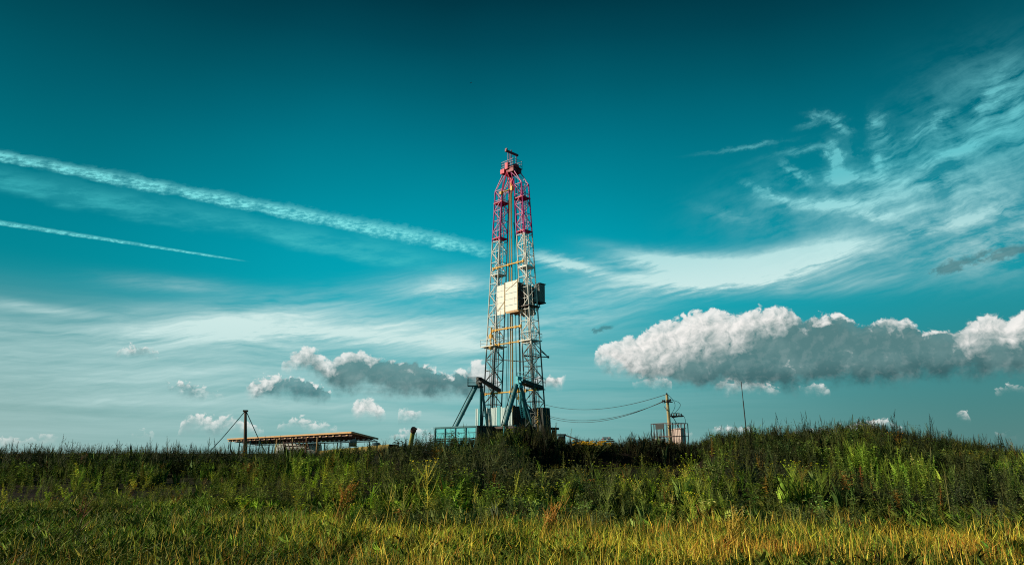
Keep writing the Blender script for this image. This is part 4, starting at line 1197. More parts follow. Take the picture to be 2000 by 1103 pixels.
def substructure():
    """raised rig floor with its wind walls"""
    cn = Vector((X_at(931, 94.5, 4), 94.5, 0)); 
    S = thing('rig_substructure', Vector((cn.x, cn.y, 1.6)), 'raised rig floor under the derrick with cyan box and dark walls', 'rig substructure')
    zt = Z0 - 0.12
    # cyan box running back to the left
    L = 8.9; bot = 1.4
    far = cn - U * L
    def frame(a, d, n, top, name, m, h0, cols, rows, inset):
        pass
    cx = MB(); c = (cn + far) / 2 + Wd * 1.2
    cx.box(Vector((c.x, c.y, (zt + bot) / 2)), L, 2.3, zt - bot, U, Wd, ZU)
    b = cx.build('box_wall', M['cyan'], S)
    fr = MB()
    for k in range(5):
        p = far + U * (L * k / 4); fr.box(Vector((p.x, p.y, (zt + bot) / 2)), 0.14, 0.16, zt - bot, U, Wd, ZU)
    for h in (zt - 0.02, zt - 1.55, zt - 1.85): 
        p = (cn + far) / 2; fr.box(Vector((p.x, p.y, h)), L + 0.2, 0.2, 0.11 if h < zt - 0.5 else 0.2, U, Wd, ZU)
    for k in range(4):
        p = far + U * (L * (k + 0.5) / 4); fr.box(Vector((p.x, p.y, zt - 0.8)), L / 4 - 0.7, 0.09, 0.05, U, Wd, ZU)
    fr.build('frame', M['teal'], b)
    # dark front running back to the right
    fd = MB(); Lf = 7.6; e = cn + Wd * Lf; c = (cn + e) / 2 + U * 0.0
    fd.box(Vector((c.x, c.y, (zt + bot) / 2 - 0.05)) - U * 0.1, 0.3, Lf, zt - bot, U, Wd, ZU)
    for k in range(8): p = cn + Wd * (Lf * k / 7); fd.box(Vector((p.x, p.y, (zt + bot) / 2)) + U * 0.1, 0.12, 0.16, zt - bot - 0.1, U, Wd, ZU)
    for h in (zt, zt - 1.9): fd.box(Vector((c.x, c.y, h)) + U * 0.14, 0.14, Lf, 0.16, U, Wd, ZU)
    fd.build('floor_skirt', M['steel'], S)
    e2 = Vector((X_at(1066, 97.5, 4), 97.5, 0)); e1 = Vector((e.x - 1.2, 96.2, 0)); dd = (e2 - e1).normalized()
    f2 = MB().box(Vector(((e1.x + e2.x) / 2, (e1.y + e2.y) / 2, (zt + bot) / 2 - 0.1)), (e2 - e1).length, 0.3, zt - bot, dd, Vector((dd.y, -dd.x, 0)), ZU)
    for k in range(6): p = e1.lerp(e2, k / 5); f2.box(Vector((p.x, p.y - 0.2, (zt + bot) / 2)), 0.12, 0.14, zt - bot - 0.1)
    f2.build('floor_skirt', M['brown'], S)
    # floor deck
    dk = MB(); c = (LB + RB) / 2; dk.box(Vector((c.x - 0.2, c.y + 0.3, zt - 0.16)), 10.2, 9.0, 0.3, U, Wd, ZU)
    dk.build('rig_floor', M['brown'], S)
    for q in range(4):
        col = MB(); p = Vector((c.x - 0.2, c.y + 0.3, 0)) + U * (4.6 if q % 2 else -4.6) + Wd * (4 if q > 1 else -4)
        col.box(Vector((p.x, p.y, (zt - 0.35 + 1.2) / 2)), 0.5, 0.5, zt - 0.35 - 1.2, U, Wd, ZU); col.rod(Vector((p.x, p.y, 1.3)), Vector((c.x, c.y, zt - 0.4)), 0.12, 6)
        col.build('support_column', M['steel'], S)
    # pale sheet wall, facing the sun
    zw = z_at(794, 99)
    a = Vector((X_at(929, 103.5, 7), 103.5, 0)); c1 = Vector((X_at(1000.5, 96.6, 7), 96.6, 0))
    d = (c1 - a).normalized(); nn = Vector((d.y, -d.x, 0)); Lw = (c1 - a).length
    sw = MB(); n = 15
    for k in range(n):
        if k in (2, 3): continue
        p = a + d * (Lw * (k + 0.5) / n); hgt = zw - zt - R.choice((0, 0.0, 0.12, 0.2, 0.05))
        sw.box(Vector((p.x, p.y, zt + hgt / 2)) + nn * (0.03 * (k % 2)), Lw / n - 0.03, 0.05, hgt, d, nn, ZU)
        sw.rod(Vector((p.x, p.y, zt)) + nn * 0.08, Vector((p.x, p.y, zt + hgt)) + nn * 0.08, 0.035, 4)
    sw.build('sheet_wall', M['sheet'], S)
    # dark wall on the shaded side, with the tall end box
    zd = z_at(791, 97); dw = MB(); Ld = 6.6; n = 14
    for k in range(n):
        p = c1 + Wd * (0.15 + Ld * (k + 0.5) / n); hgt = zd - 0.6 * (k / n) - R.choice((0, 0.1, 0.05)) - zt + 0.3
        dw.box(Vector((p.x, p.y, zt - 0.3 + hgt / 2)) + U * (0.03 * (k % 2)), 0.06, Ld / n - 0.02, hgt, U, Wd, ZU)
    dw.build('side_wall', M['brown'], S)
    eb = MB(); ec = Vector((X_at(1057, 96.5, 6), 96.5, 0)); zt3, zb3 = z_at(796, 96), 1.2
    top = [ec + U * (i * 0.95) + Wd * (j * 0.75) for i, j in ((-1, -1), (1, -1), (1, 1), (-1, 1))]
    o = [Vector((p.x, p.y, zt3)) for p in top]; q = [Vector((p.x * 1.0 + (0.35 if i in (1, 2) else 0), p.y, zb3)) for i, p in enumerate(top)]
    eb.add(q + o, [(0, 1, 2, 3), (7, 6, 5, 4), (0, 4, 5, 1), (1, 5, 6, 2), (2, 6, 7, 3), (3, 7, 4, 0)])
    for k in range(5):
        t = (k + 0.5) / 5; eb.rod(q[1].lerp(q[2], t) + U * 0.03, o[1].lerp(o[2], t) + U * 0.03, 0.045, 4); eb.rod(q[0].lerp(q[1], t) - Wd * 0.03, o[0].lerp(o[1], t) - Wd * 0.03, 0.045, 4)
    eb.build('end_box', paint('dark_green_box', (0.028, 0.040, 0.036), wear=0.3), S)
    vp = MB(); v0 = P(1051, 842, 94.6); v1 = P(1050, 795, 94.6)
    vp.rod(v0, v1, 0.06, 6); vp.rod(v0, v0.lerp(v1, 0.45), 0.14, 8)
    for t in (0.35, 0.5, 0.6): c = v0.lerp(v1, t); vp.lathe([(0.1, -0.06), (0.3, -0.06), (0.3, 0.06), (0.1, 0.06)], c, 12); vp.rod(c - Vector((0.35, 0, 0)), c + Vector((0.35, 0, 0)), 0.05, 5)
    vp.build('valve_pipe', M['dullyellow'], S)
    hr = MB(); a = Vector((X_at(985, 94.5, 6), 94.5, zt + 0.05)); hr.box(a, 3.2, 0.12, 0.1, Vector((1, 0, 0)), Vector((0, 1, 0)), ZU); hr.rod(a - Vector((0, 0, 0)), a - ZU * 3, 0.16, 8)
    hr.build('floor_edge', M['cyan'], S)


substructure()


# ------------------------------------------------------------------ open shed to the left
def shed():
    F0, F1, B1 = P(445, 857, 112), P(688, 843.5, 84), P(738, 856, 92)
    B0 = F0 + (B1 - F1); B0.z = F0.z + (B1.z - F1.z) * 0.9
    base = Vector(((F0.x + B1.x) / 2, 98, gz((F0.x + B1.x) / 2, 98)))
    S = thing('open_shed', base, 'long open shed with a low rusty red roof on thin posts', 'shed')
    e = (F1 - F0).normalized(); w = (B1 - F1).normalized(); Lr = (F1 - F0).length; Wr = (B1 - F1).length
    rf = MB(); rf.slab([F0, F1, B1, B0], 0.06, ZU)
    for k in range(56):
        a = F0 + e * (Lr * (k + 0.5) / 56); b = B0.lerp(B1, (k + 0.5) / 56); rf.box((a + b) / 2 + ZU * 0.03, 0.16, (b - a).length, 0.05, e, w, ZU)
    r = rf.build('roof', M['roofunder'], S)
    fa = MB()
    fa.box((F0 + F1) / 2 + Vector((-0.05, -0.08, -0.02)), Lr, 0.10, 0.20, e, Vector((e.y, -e.x, 0)), ZU)
    fa.build('fascia', M['tan'], r)
    for a, b in ((F1, B1), (F0, B0)):
        d = (b - a).normalized(); MB().box((a + b) / 2 + e * 0.06 - ZU * 0.04, (b - a).length, 0.10, 0.22, d, Vector((d.y, -d.x, 0)), ZU).build('gable_board', M['roof'], r)
    pu = MB()
    for k in range(30):
        t = (k + 0.5) / 30; a = F0.lerp(F1, t) - ZU * 0.22; b = B0.lerp(B1, t) - ZU * 0.20; pu.rod(a, b, 0.06, 4)
    for t in (0.02, 0.25, 0.5, 0.75, 0.98):
        pu.rod(F0.lerp(B0, t) - ZU * 0.36, F1.lerp(B1, t) - ZU * 0.36, 0.09, 4)
    pu.build('rafters', M['rust'], r)
    for k in range(46):
        if k % 2: continue
        t = (k + 0.5) / 46; c = F0.lerp(F1, t) + Vector((0, -0.05, -0.33))
        MB().box(c, 0.42, 0.08, 0.11, e, None, ZU).build('blocking', M['tan'], r)
    def post(p, m, rr=0.06, rungs=False):
        g = gz(p.x, p.y) - 0.1
        mb = MB().rod(Vector((p.x, p.y, g)), p - ZU * 0.3, rr, 6)
        if rungs: mb.rod(Vector((p.x, p.y, p.z - 1.2)), Vector((p.x + 0.8, p.y, p.z - 1.2)), 0.03, 4); mb.rod(Vector((p.x, p.y, p.z - 2.0)), Vector((p.x + 0.7, p.y, p.z - 1.9)), 0.03, 4)
        mb.build('post', m, S)
    def front_t(px):
        """where along the front edge a bearing falls"""
        k = (px - 1000) / 1374.0; return (k * F0.y - F0.x) / ((F1.x - F0.x) - k * (F1.y - F0.y))
    def back_t(px):
        k = (px - 1000) / 1374.0; return (k * B0.y - B0.x) / ((B1.x - B0.x) - k * (B1.y - B0.y))
    for px in (449, 466, 487, 505): post(F0.lerp(F1, front_t(px)), M['teal'], 0.085, px in (466, 487))
    for px in (538.5, 570, 618, 597): post(F0.lerp(F1, front_t(px)), M['tan'] if px != 597 else M['roof'], 0.095)
    for px in (524, 532, 611, 625, 633, 658, 665, 681, 721, 737): post(B0.lerp(B1, min(0.995, back_t(px))), M['teal'] if px < 640 else M['steel'], 0.075, px == 524)


shed()


def rack():
    a = P(553, 862, 92); R_ = thing('steel_rack', Vector((a.x, a.y, gz(a.x, a.y))), 'dark leaning lattice rack standing under the shed roof', 'rack')
    mb = MB(); n = 7
    for k in range(n):
        x0 = 553 + k * 7.6; mb.rod(P(x0, 861, 92), P(x0 + 9, 885, 91), 0.07, 5)
    mb.build('upright', M['rust'], R_)
    mb = MB()
    for t in (0.12, 0.42, 0.72): mb.rod(P(553 + 9 * t, 861 + 24 * t, 91.8), P(600 + 9 * t, 861 + 24 * t - 1.5, 91.8), 0.07, 5)
    mb.build('crossbar', M['rust'], R_)
    s = P(546, 868, 97)
    sc = thing('straw_screen', Vector((s.x, s.y, gz(s.x, s.y))), 'pale straw coloured sheet pile under the shed beside the rack', 'sheet pile')
    g = gz(s.x, s.y)
    mb = MB()
    for k in range(5):
        x0 = 534 + 6.5 * k; p = P(x0 + 4, 866 + (k % 2) * 2, 97 + 0.2 * k); q = P(x0, 888, 96.6 + 0.2 * k); r_ = P(x0 + 12, 888, 96.8 + 0.2 * k)
        mb.slab([q, r_, P(x0 + 7, 865 + 1.5 * k * 0.5, 97 + 0.2 * k), p], 0.06)
    mb.build('sheet', M['straw'], sc)
    wt = thing('white_tank', Vector((P(590, 875, 98).x, 98, gz(-30, 98))), 'low white tank seen through the bars of the leaning rack', 'tank')
    c = P(585, 875, 98)
    mb = MB().lathe([(0.2, -3.0), (1.25, -2.9), (1.35, -2.4), (1.35, 2.4), (1.25, 2.9), (0.2, 3.0)], Vector((c.x, 98, c.z - 0.7)), 20, (1, 0.1, 0))
    mb.build('tank_shell', M['white'], wt)
    for q in (-1.6, 1.6): MB().box(Vector((c.x + q, 98, c.z - 2.2)), 0.5, 2.0, 1.0).build('saddle', M['steel'], wt)
    # drums on the sand bank
    for (px, py, w, h, lab) in ((690, 862.5, 0.75, 1.1, 'dark blue machine with a stub on top near the right end of the shed'), (735, 866, 0.95, 0.5, 'low rounded dark tarp heap at the right corner of the shed')):
        c = P(px, py, 84)
        o = MB()
        if h > 1: c = c - ZU * 0.1; o.lathe([(0.28, -0.42), (0.34, -0.38), (0.34, 0.38), (0.28, 0.42)], c, 16, (1, 0.2, 0)); o.box(c + Vector((0.1, 0, 0.32)), 0.36, 0.3, 0.22); o.box(c + Vector((0.25, 0, 0.5)), 0.08, 0.08, 0.3); o.box(c - Vector((0, 0, 0.4)), 0.95, 0.5, 0.12)
        else: o.lathe([(0.6, -0.35), (0.56, -0.1), (0.38, 0.1), (0.1, 0.17)], c, 14)
        ob = o.build('pump_motor' if h > 1 else 'covered_heap', M['blue'], None); tag(ob, lab, 'machine' if h > 1 else 'heap')


rack()


def sand_bank():
    a, b = P(622, 880, 80), P(760, 867, 76)
    n = 40; V = []; F = []
    for k in range(n + 1):
        p = a.lerp(b, k / n); j = 0.15 * math.sin(k * 1.7) + 0.1 * math.sin(k * 0.6)
        tz = p.z
        V += [(p.x, p.y - 3.5, gz(p.x, p.y - 3.5) - 0.3), (p.x, p.y - 0.6 + j, tz - 0.55), (p.x, p.y + j, tz), (p.x, p.y + 6.5, tz + 0.03), (p.x, p.y + 12, gz(p.x, p.y + 12) - 0.4)]
    for k in range(n):
        for q in range(4): i = k * 5 + q; F.append((i, i + 5, i + 6, i + 1))
    me = bpy.data.meshes.new('sand_bank'); me.from_pydata(V, [], F); me.materials.append(M['sand'])
    o = bpy.data.objects.new('sand_bank', me); COL.objects.link(o); o['kind'] = 'structure'


sand_bank()


# ------------------------------------------------------------------ masts and poles
def guyed_pole():
    top, foot = P(479.5, 803, 84), P(480.5, 889, 84)
    foot.z = gz(foot.x, foot.y) - 0.2
    T = thing('wooden_mast', foot, 'dark wooden mast with two guy wires in front of the shed', 'mast')
    MB().rod(foot, top, 0.26, 10, 0.15).build('pole', M['wood'], T, True)
    for px, dy in ((400, 3), (523, 3)):
        e = P(px, 892, 84 + dy); s = Vector((-0.15 if px < 480 else 0.15, 0, -0.1))
        MB().path([top + s, (top + s).lerp(e, 0.5) - ZU * 0.12, e], 0.05, 5).build('guy_wire', M['teal'], T)
    MB().box(top + ZU * 0.05, 0.5, 0.4, 0.22).build('pole_cap', M['wood'], T)


def tilted_pipe():
    a, b = P(798, 871, 62), P(807, 841, 60)
    T = thing('leaning_pipe', a, 'leaning yellow green pipe with a dark rusty cap on the grassy rise', 'pipe')
    MB().rod(a - ZU * 1.0, b, 0.19, 14).build('pipe', paint('yellow_green_pipe', (0.42, 0.42, 0.10), worn=(0.25, 0.15, 0.05), wear=0.5), T)
    d = (b - a).normalized()
    MB().rod(b - d * 0.05, b + d * 0.28, 0.25, 14).box(b + d * 0.30 + Vector((0.12, 0, 0)), 0.34, 0.2, 0.14).build('pipe_cap', M['rust'], T)
    c = P(813, 845, 61); MB().rod(c, Vector((c.x, c.y, gz(c.x, c.y))), 0.03, 5).build('hanging_cord', M['wire'], T)


def utility_pole():
    Yp = 66
    top, foot = P(1302.5, 771, Yp), P(1311, 872, Yp); foot.z = gz(foot.x, foot.y) - 0.3
    T = thing('utility_pole', foot, 'pale concrete power pole with crossarms and a switch platform', 'utility pole')
    d = (top - foot).normalized()
    mb = MB(); s0, s1 = 0.24, 0.15
    X, Yv = Vector((1, 0, 0)), Vector((0, 1, 0))
    mb.rod(foot, top, 0.20, 8, 0.13)
    mb.build('pole', M['concrete'], T)
    ca = MB(); c = P(1304, 785, Yp) - Vector((0, 0.25, 0)); ca.box(c, 0.72 * 1.15, 0.10, 0.09); ca.box(c + Vector((0, 0, 0.1)), 0.3, 0.16, 0.2); ca.rod(P(1297, 793, Yp), P(1303, 802, Yp - .2), 0.035, 5)
    a1 = ca.build('crossarm', M['rust'], T)
    heads = [P(1298, 782, Yp - 0.25), P(1294.5, 782, Yp - 0.25), P(1309, 780, Yp - 0.25), P(1302, 768.5, Yp)]
    for h in heads:
        MB().rod(h - ZU * 0.28, h, 0.03, 5).lathe([(0.05, -0.14), (0.11, -0.10), (0.06, -0.04), (0.10, 0.0), (0.04, 0.08)], h, 10).build('insulator', M['brown'], a1 if h is not heads[3] else T)
    # switch gear platform
    pf = MB(); c = P(1320.5, 812.5, Yp); pf.box(c, 1.25, 0.7, 0.1); pf.rod(P(1312, 815, Yp), P(1331, 812, Yp), 0.05, 5)
    pl = pf.build('switch_platform', M['steel'], T)
    for k, px in enumerate((1311, 1316, 1321, 1326, 1330.5)):
        q = P(px, 810.5, Yp - 0.1); MB().lathe([(0.04, -0.1), (0.10, -0.06), (0.05, 0.0), (0.10, 0.05), (0.05, 0.10), (0.08, 0.16)], q, 8).build('insulator', M['grey'] if k % 2 else M['brown'], pl)
    bl = MB(); bl.box(P(1320, 807, Yp), 0.7, 0.10, 0.07); bl.rod(P(1314, 813, Yp), P(1328, 838, Yp), 0.035, 5)
    bl.build('switch_bar', M['rust'], pl)
    def wire(pts, r=0.022):
        MB().path(pts, r, 4).build('jumper_wire', M['wire'], T)
    def bez(p, q, bul, dx=0.5, n=10):
        return [p.lerp(q, k / n) + Vector((dx * math.sin(math.pi * k / n), 0, bul * math.sin(math.pi * k / n))) for k in range(n + 1)]
    wire(bez(P(1303, 769, Yp), P(1311, 808, Yp), 0.0, 0.55)); wire(bez(P(1309, 780, Yp), P(1318, 806, Yp), 0.2, 0.75))
    wire(bez(P(1331, 809, Yp), P(1339, 828, Yp), 0.15, 0.12))
    # lines to the rig: sagging spans
    for k, (pa, pb, sag) in enumerate((((1300.5, 770), (1058, 788), 1.1), ((1296, 784), (1060, 808), 1.3), ((1297.5, 782), (1063, 812), 1.4))):
        a = P(*pa, Yp); b = P(*pb, 97)
        m = 24; pts = [a.lerp(b, q / m) - ZU * (sag * 4 * (q / m) * (1 - q / m)) for q in range(m + 1)]
        o = MB().path(pts, 0.028, 4).build('power_line', M['wire'], None)
        tag(o, ('uppermost of the power lines sagging from the concrete pole to the derrick', 'middle power line between concrete pole and derrick, just above another',
                'lowest of the power lines sagging from the concrete pole to the derrick')[0 if k == 0 else (2 if k == 2 else 1)], 'power line', 'power lines between pole and derrick')


def cage():
    Yc = 63.0
    g = thing('mesh_enclosure', Vector((P(1308, 860, Yc).x, Yc, gz(P(1308, 860, Yc).x, Yc))), 'open rusty bar enclosure round the foot of the concrete pole', 'enclosure')
    # plan: two visible front faces meeting at the pole side, two rear faces
    zt = P(1308, 826, Yc).z
    A = P(1271.5, 826, Yc + 1.6); B = P(1313, 826, Yc - 1.0); C = P(1343, 826, Yc + 0.6); E = P(1296, 826, Yc + 3.2)
    pts = [Vector((p.x, p.y, zt)) for p in (A, B, C, E)]
    lo = [Vector((p.x, p.y, gz(p.x, p.y) + 0.1)) for p in pts]
    for f in range(4):
        a, b, la, lb = pts[f], pts[(f + 1) % 4], lo[f], lo[(f + 1) % 4]
        mb = MB(); n = 7 if f in (0, 2) else 5
        for k in range(n + 1):
            t = k / n; mb.rod(a.lerp(b, t), la.lerp(lb, t), 0.028 if 0 < k < n else 0.045, 4)
        for h in (0.0, 0.42, 0.78): mb.rod(a.lerp(la, h), b.lerp(lb, h), 0.035, 4)
        mb.build('fence_panel', M['rust'], g)
    sg = MB(); a, b = pts[0].lerp(pts[1], 0.20), pts[0].lerp(pts[1], 0.60); c = (a + b) / 2 - ZU * 0.28 + Vector((0, -0.08, 0)); d = (b - a).normalized()
    sg.box(c, (b - a).length, 0.03, 0.48, d, d.cross(ZU), ZU)
    s = sg.build('sign_plate', M['steel'], g)
    s['label'] = 'dark blank plate wired to the top of the bars'
    # pale tanks inside and behind, debris
    t1 = thing('cream_drum', Vector((P(1290, 850, Yc + 6).x, Yc + 6, gz(14, 69))), 'cream drum standing behind the left side of the bar enclosure', 'drum')
    c = P(1289, 862, Yc + 6); MB().lathe([(0.5, -1.2), (0.62, -1.15), (0.62, -0.3), (0.64, -0.28), (0.62, -0.25), (0.62, 0.35), (0.5, 0.4)], c - ZU * 0.1, 20).build('drum_shell', M['white'], t1); MB().rod(c + ZU * 0.25, c + ZU * 0.45, 0.12, 8).build('bung', M['steel'], t1)
    t2 = thing('pink_cabinet', Vector((P(1325, 850, Yc + 6).x, Yc + 6, gz(15, 69))), 'pale pink metal cabinet behind the right side of the bar enclosure', 'cabinet')
    c = P(1325, 853, Yc + 6); mb = MB().box(c - ZU * 0.1, 1.1, 0.9, 1.7, U, Wd, ZU); mb.slab([c + U * (i * 0.62) + Wd * (j * 0.52) + ZU * (0.80 + 0.06 * i) for i, j in ((-1, -1), (1, -1), (1, 1), (-1, 1))], 0.06, ZU); mb.build('cabinet_body', M['pink'], t2)
    mb = MB()
    mb.box(c - Wd * 0.46 - U * 0.2 - ZU * 0.1, 0.04, 0.04, 1.5, U, Wd, ZU)
    mb.build('door_seam', M['rust'], t2)


def thin_mast():
    a, b = P(1447.5, 745, 58), P(1458.5, 842, 58); b.z = gz(b.x, b.y)
    T = thing('thin_mast', b, 'thin bare metal mast rising above the weeds right of the utility pole', 'mast')
    MB().rod(b, b.lerp(a, 0.72), 0.05, 6, 0.045).build('pole', M['steel'], T); MB().rod(b.lerp(a, 0.72), a, 0.032, 6).build('whip', M['steel'], T)


def odds():
    # rusty iron hut corner and sloping pipe among the weeds
    c = P(1185, 860, 55); g = gz(c.x, c.y)
    T = thing('brick_heap', Vector((c.x, c.y, g)), 'small reddish brick heap half hidden on the rim of the dark hollow', 'brick heap')
    mb = MB()
    r = random.Random(4)
    for k in range(90):
        lay = k // 18; w = 0.75 - 0.13 * lay
        mb.box(Vector((c.x + r.uniform(-w, w), c.y + r.uniform(-w, w) * 0.7, g + 0.05 + 0.13 * lay + max(0, c.z - g - 0.35))), 0.27, 0.14, 0.085, Vector((math.cos(k), math.sin(k), 0)), Vector((-math.sin(k), math.cos(k), 0)), ZU)
    for k in range(3): mb.box(Vector((c.x, c.y, (g + c.z - 0.4) / 2)), 1.5 - 0.2 * k, 1.0, max(0.2, c.z - 0.3 - g))
    mb.build('bricks', M['brick'], T)
    a, b = P(1103, 849, 50), P(1140, 862, 48)
    o = MB().rod(a, b, 0.045, 6).rod(b, b + Vector((0.5, 0, -0.9)), 0.045, 6).rod(a, Vector((a.x, a.y, gz(a.x, a.y))), 0.045, 6).build('handrail', M['steel'])
    tag(o, 'dark sloping handrail on the rim right of the derrick base', 'handrail')
    c = P(1097, 862, 50); g = gz(c.x, c.y)
    o = MB().box(Vector((c.x, c.y, (g + c.z + 0.35) / 2)), 0.45, 0.45, c.z + 0.45 - g).box(Vector((c.x, c.y, c.z + 0.48)), 0.6, 0.6, 0.1).build('capped_post', M['brown'])
    tag(o, 'short thick brown post at the upper end of the handrail', 'post')


def bird(px, py, Y, lab, s=1.0, rz=0.3):
    c = P(px, py, Y)
    mb = MB(); d = Vector((math.cos(rz), math.sin(rz), 0.05)).normalized(); w = d.cross(ZU).normalized()
    mb.lathe([(0.01, -0.28), (0.035, -0.2), (0.05, -0.08), (0.065, 0.0), (0.06, 0.08), (0.035, 0.13), (0.042, 0.17), (0.035, 0.21), (0.004, 0.27)], Vector((0, 0, 0)), 10, d)
    for q in (-1, 1):
        mb.slab([d * 0.09, d * 0.12 + w * (q * 0.22) + ZU * 0.07, d * 0.0 + w * (q * 0.52) + ZU * 0.0, -d * 0.05 + w * (q * 0.22) + ZU * 0.05, -d * 0.07], 0.012, ZU)
    mb.slab([-d * 0.2 + w * 0.03, -d * 0.38 + w * 0.07, -d * 0.38 - w * 0.07, -d * 0.2 - w * 0.03], 0.01, ZU)
    o = mb.build('bird', M['bird']); o.location = c; o.scale = (s, s, s)
    tag(o, lab, 'bird')


guyed_pole(); tilted_pipe(); utility_pole(); cage(); thin_mast(); odds()
bird(920, 162, 190, 'tiny dark bird flying high above and left of the derrick top', 1.0)


# ------------------------------------------------------------------ single plants one can point to
class PB:
    """one plant: separate meshes for stems, leaves, flowers"""
    def __init__(self, px, Y, name, label, cat, group=None, y=None):
        x = (px - 1000) / 1374.0 * Y; self.b = Vector((x, Y, gz(x, Y)))
        self.o = thing(name, self.b, label, cat, group); self.r = random.Random(int(px * 7 + Y))

    def mesh(self, name, t, col):
        v, f, c = t.arrays()
        o = tri_obj(name, v, f, np.minimum(c * np.array(col, np.float32), 0.95), M['leaf']); o.parent = self.o
        return o


def top_of(px, py, Y):
    """height of a plant at range Y whose tip shows at photo pixel py"""
    x = (px - 1000) / 1374.0 * Y
    return P(px, py, Y).z - gz(x, Y)


def spire(px, py, Y, label, name='tall_weed', col=(0.055, 0.075, 0.02), dens=60, L=0.13, cat='weed', lean=0.0, bare=0.25):
    p = PB(px, Y, name, label, cat, 'tall single weeds'); h = max(0.5, top_of(px, py, Y)); r = p.r
    global R
    R = r
    ax = [Vector((lean * h * (k / 6) ** 1.5, 0, h * k / 6)) for k in range(7)]
    st = Tpl(); st.stem(ax, 0.016, (1, 1, 1), 4); p.mesh('stem', st, (0.22, 0.20, 0.06))
    lf = Tpl()
    for k in range(dens):
        s = bare + (0.985 - bare) * k / dens; i = min(5, int(s * 6)); q = ax[i].lerp(ax[i + 1], s * 6 - i); a = k * 2.4
        ll = L * (1.25 - 0.95 * s) * r.uniform(0.7, 1.2); b = r.uniform(0.7, 1.3)
        lf.leaf(q, (math.cos(a), math.sin(a), r.uniform(0.3, 1.0)), ll, ll * 0.32, (b, b, b), 0.2)
    p.mesh('leaves', lf, col)


def dry_stalks(px, py, Y, label, n=5, col=(0.55, 0.34, 0.08), spread=0.35, lean=0.25, seeds=40):
    p = PB(px, Y, 'dry_stalk', label, 'dry stalks', 'dry stalks in the meadow'); h = top_of(px, py, Y); r = p.r
    global R
    R = r
    st, sd = Tpl(), Tpl()
    for k in range(n):
        a = r.uniform(-0.5, 0.5); hh = h * r.uniform(0.72, 1.0); bx = r.uniform(-spread, spread) * 0.4
        ax = [Vector((bx + lean * hh * (q / 5) ** 1.2 + a * 0.12 * q / 5, r.uniform(-.02, .02), hh * q / 5)) for q in range(6)]
        st.stem(ax, 0.012, (1, 1, 1), 4)
        for q in range(4):
            s = r.uniform(0.5, 0.95); i = min(4, int(s * 5)); c = ax[i].lerp(ax[i + 1], s * 5 - i); e = c + Vector((r.uniform(-0.15, 0.2), r.uniform(-.1, .1), r.uniform(0.1, 0.3)))
            st.stem([c, e], 0.006, (1, 1, 1), 3)
            for w in range(seeds // 8): b = r.uniform(0.7, 1.4); sd.leaf(c.lerp(e, r.uniform(0.2, 1)), (r.uniform(-1, 1), r.uniform(-1, 1), 0.6), r.uniform(0.03, 0.07), 0.022, (b, b * .9, b * .7), 0.3)
    p.mesh('stem', st, col)
    if seeds: p.mesh('seed_heads', sd, tuple(k * 0.95 for k in col))


spire(1521, 817, 33.0, 'slender weed spire on the crest just right of the thin mast')
spire(1637, 816, 33.0, 'slender weed spire left of the two dark cones on the crest')
spire(1685, 817, 33.0, 'dark cone shaped weed on the highest crest, left one of the pair', dens=110, L=0.30, col=(0.03, 0.045, 0.015))
spire(1712, 817, 33.4, 'dark cone shaped weed on the highest crest, right one of the pair', dens=90, L=0.24, col=(0.03, 0.045, 0.015), lean=0.06)
spire(1917, 847, 33.0, 'cone shaped weed alone on the falling crest at the right', dens=80, L=0.22, col=(0.04, 0.055, 0.02))
spire(1975, 868, 32.0, 'bushy cone weed nearest the right edge of the photo', dens=90, L=0.30, col=(0.04, 0.06, 0.02))
spire(1083, 824, 33.0, 'tall dark weed on the rim just right of the derrick base', dens=70, L=0.20, col=(0.035, 0.045, 0.02), lean=0.10)
spire(1113, 836, 35.0, 'slim weed with bent tip above the capped post', dens=30, L=0.14, lean=0.10)
spire(1253, 884, 22.5, 'tall pale green spike of a weed in front of the dark hollow', dens=120, L=0.16, col=(0.26, 0.32, 0.05), bare=0.05)
spire(1810, 872, 25.0, 'single tilted pale seed stalk on the right bank', dens=26, L=0.08, col=(0.40, 0.30, 0.10), lean=0.14)
spire(1457, 975, 14.6, 'straight pale stem with a small leafy crown in the right meadow', dens=22, L=0.12, col=(0.30, 0.34, 0.05), bare=0.8)
spire(1839, 925, 18.0, 'thin upright stalk with yellow leaves low on it, right bank', dens=16, L=0.12, col=(0.34, 0.34, 0.05), bare=0.1)
spire(1100, 880, 27.0, 'yellow green weed left of the dark hollow, under the handrail', dens=60, L=0.2, col=(0.18, 0.24, 0.04))
dry_stalks(668, 938, 14.5, 'tall orange brown seed stalks leaning right in the middle left meadow', 9, (0.55, 0.30, 0.06), 0.45, 0.22, 90)
dry_stalks(764, 948, 14.0, 'two forked pale yellow stalks standing beside the orange brown ones', 2, (0.62, 0.50, 0.09), 0.30, 0.10, 0)
dry_stalks(168, 972, 12.0, 'dark reddish dead stalk in the shaded left meadow', 3, (0.30, 0.13, 0.06), 0.15, 0.15, 40)
dry_stalks(1060, 985, 13.2, 'orange tangle of dry grass stalks in the centre meadow', 10, (0.60, 0.30, 0.05), 0.45, 0.45, 30)
dry_stalks(1415, 1000, 11.5, 'golden dry stalks in front of the straight pale stem', 9, (0.60, 0.42, 0.06), 0.4, 0.10, 30)


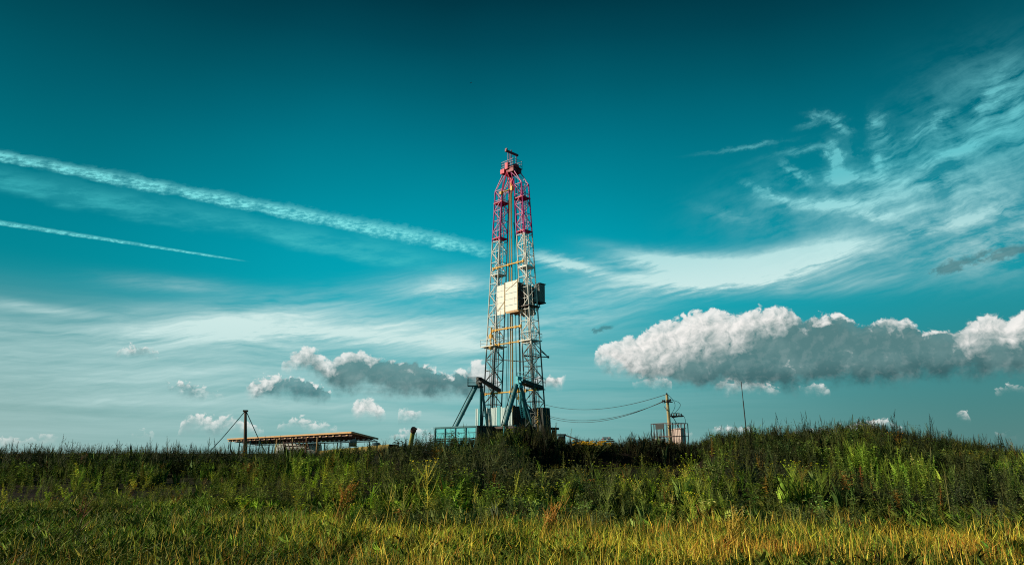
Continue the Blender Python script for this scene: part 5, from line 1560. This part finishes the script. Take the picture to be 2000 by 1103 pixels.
def flower_bush(px, py, Y, label, name, colf, coll, n=46, rad_=0.8, size=0.05, cat='flowering plant'):
    p = PB(px, Y, name, label, cat); h = top_of(px, py, Y); r = p.r
    global R
    R = r
    st, lf, fl = Tpl(), Tpl(), Tpl()
    for k in range(n):
        a = r.uniform(0, 6.28); d = rad_ * math.sqrt(r.random()); e = Vector((math.cos(a) * d, math.sin(a) * d * 0.6, h * r.uniform(0.78, 1.0))); b0 = Vector((e.x * 0.15, e.y * 0.15, 0))
        m = b0.lerp(e, 0.5) + Vector((e.x * 0.05, 0, 0.08)); st.stem([b0, m, e], 0.008, (1, 1, 1), 3)
        for q in range(9): c = m.lerp(e, r.uniform(-0.6, 0.8)); aa = r.uniform(0, 6.28); b = r.uniform(0.7, 1.3); lf.leaf(c, (math.cos(aa), math.sin(aa), 0.4), r.uniform(0.06, 0.13), 0.035, (b, b, b), 0.3)
        for q in range(7): aa = q * 0.9 + r.random(); b = r.uniform(0.8, 1.2); fl.leaf(e, (math.cos(aa), math.sin(aa), r.uniform(0.1, 1.2)), size * r.uniform(0.7, 1.2), size * 0.7, (b, b, b), 0.0)
    p.mesh('stems', st, (0.16, 0.18, 0.05)); p.mesh('leaves', lf, coll); p.mesh('flowers', fl, colf)


flower_bush(1050, 921, 23.0, 'bush with many small round pale yellow flower heads below the derrick', 'flower_bush', (0.62, 0.58, 0.14), (0.14, 0.18, 0.03))
flower_bush(1155, 862, 31.7, 'clump of bright yellow flowers hanging over the rim of the dark hollow', 'flower_bush', (0.80, 0.52, 0.04), (0.12, 0.16, 0.03), 60, 0.95, 0.09)
flower_bush(1118, 936, 24.5, 'low orange brown dried shrub at the foot of the dark hollow', 'dried_shrub', (0.50, 0.16, 0.04), (0.34, 0.13, 0.04), 60, 0.85, 0.08, 'dried shrub')
flower_bush(1128, 908, 26.5, 'single greyish green umbel plant standing inside the dark hollow', 'umbel_plant', (0.26, 0.28, 0.10), (0.10, 0.13, 0.04), 18, 0.25, 0.06, 'weed')
flower_bush(1288, 866, 60.0, 'orange and yellow flowers along the foot of the bar enclosure', 'flower_bush', (0.75, 0.38, 0.05), (0.20, 0.20, 0.04), 60, 1.7, 0.16)
flower_bush(1383, 905, 21.5, 'pale green umbel topped bush at the right end of the dark hollow', 'umbel_plant', (0.30, 0.36, 0.09), (0.13, 0.19, 0.03), 26, 0.5, 0.08, 'weed')
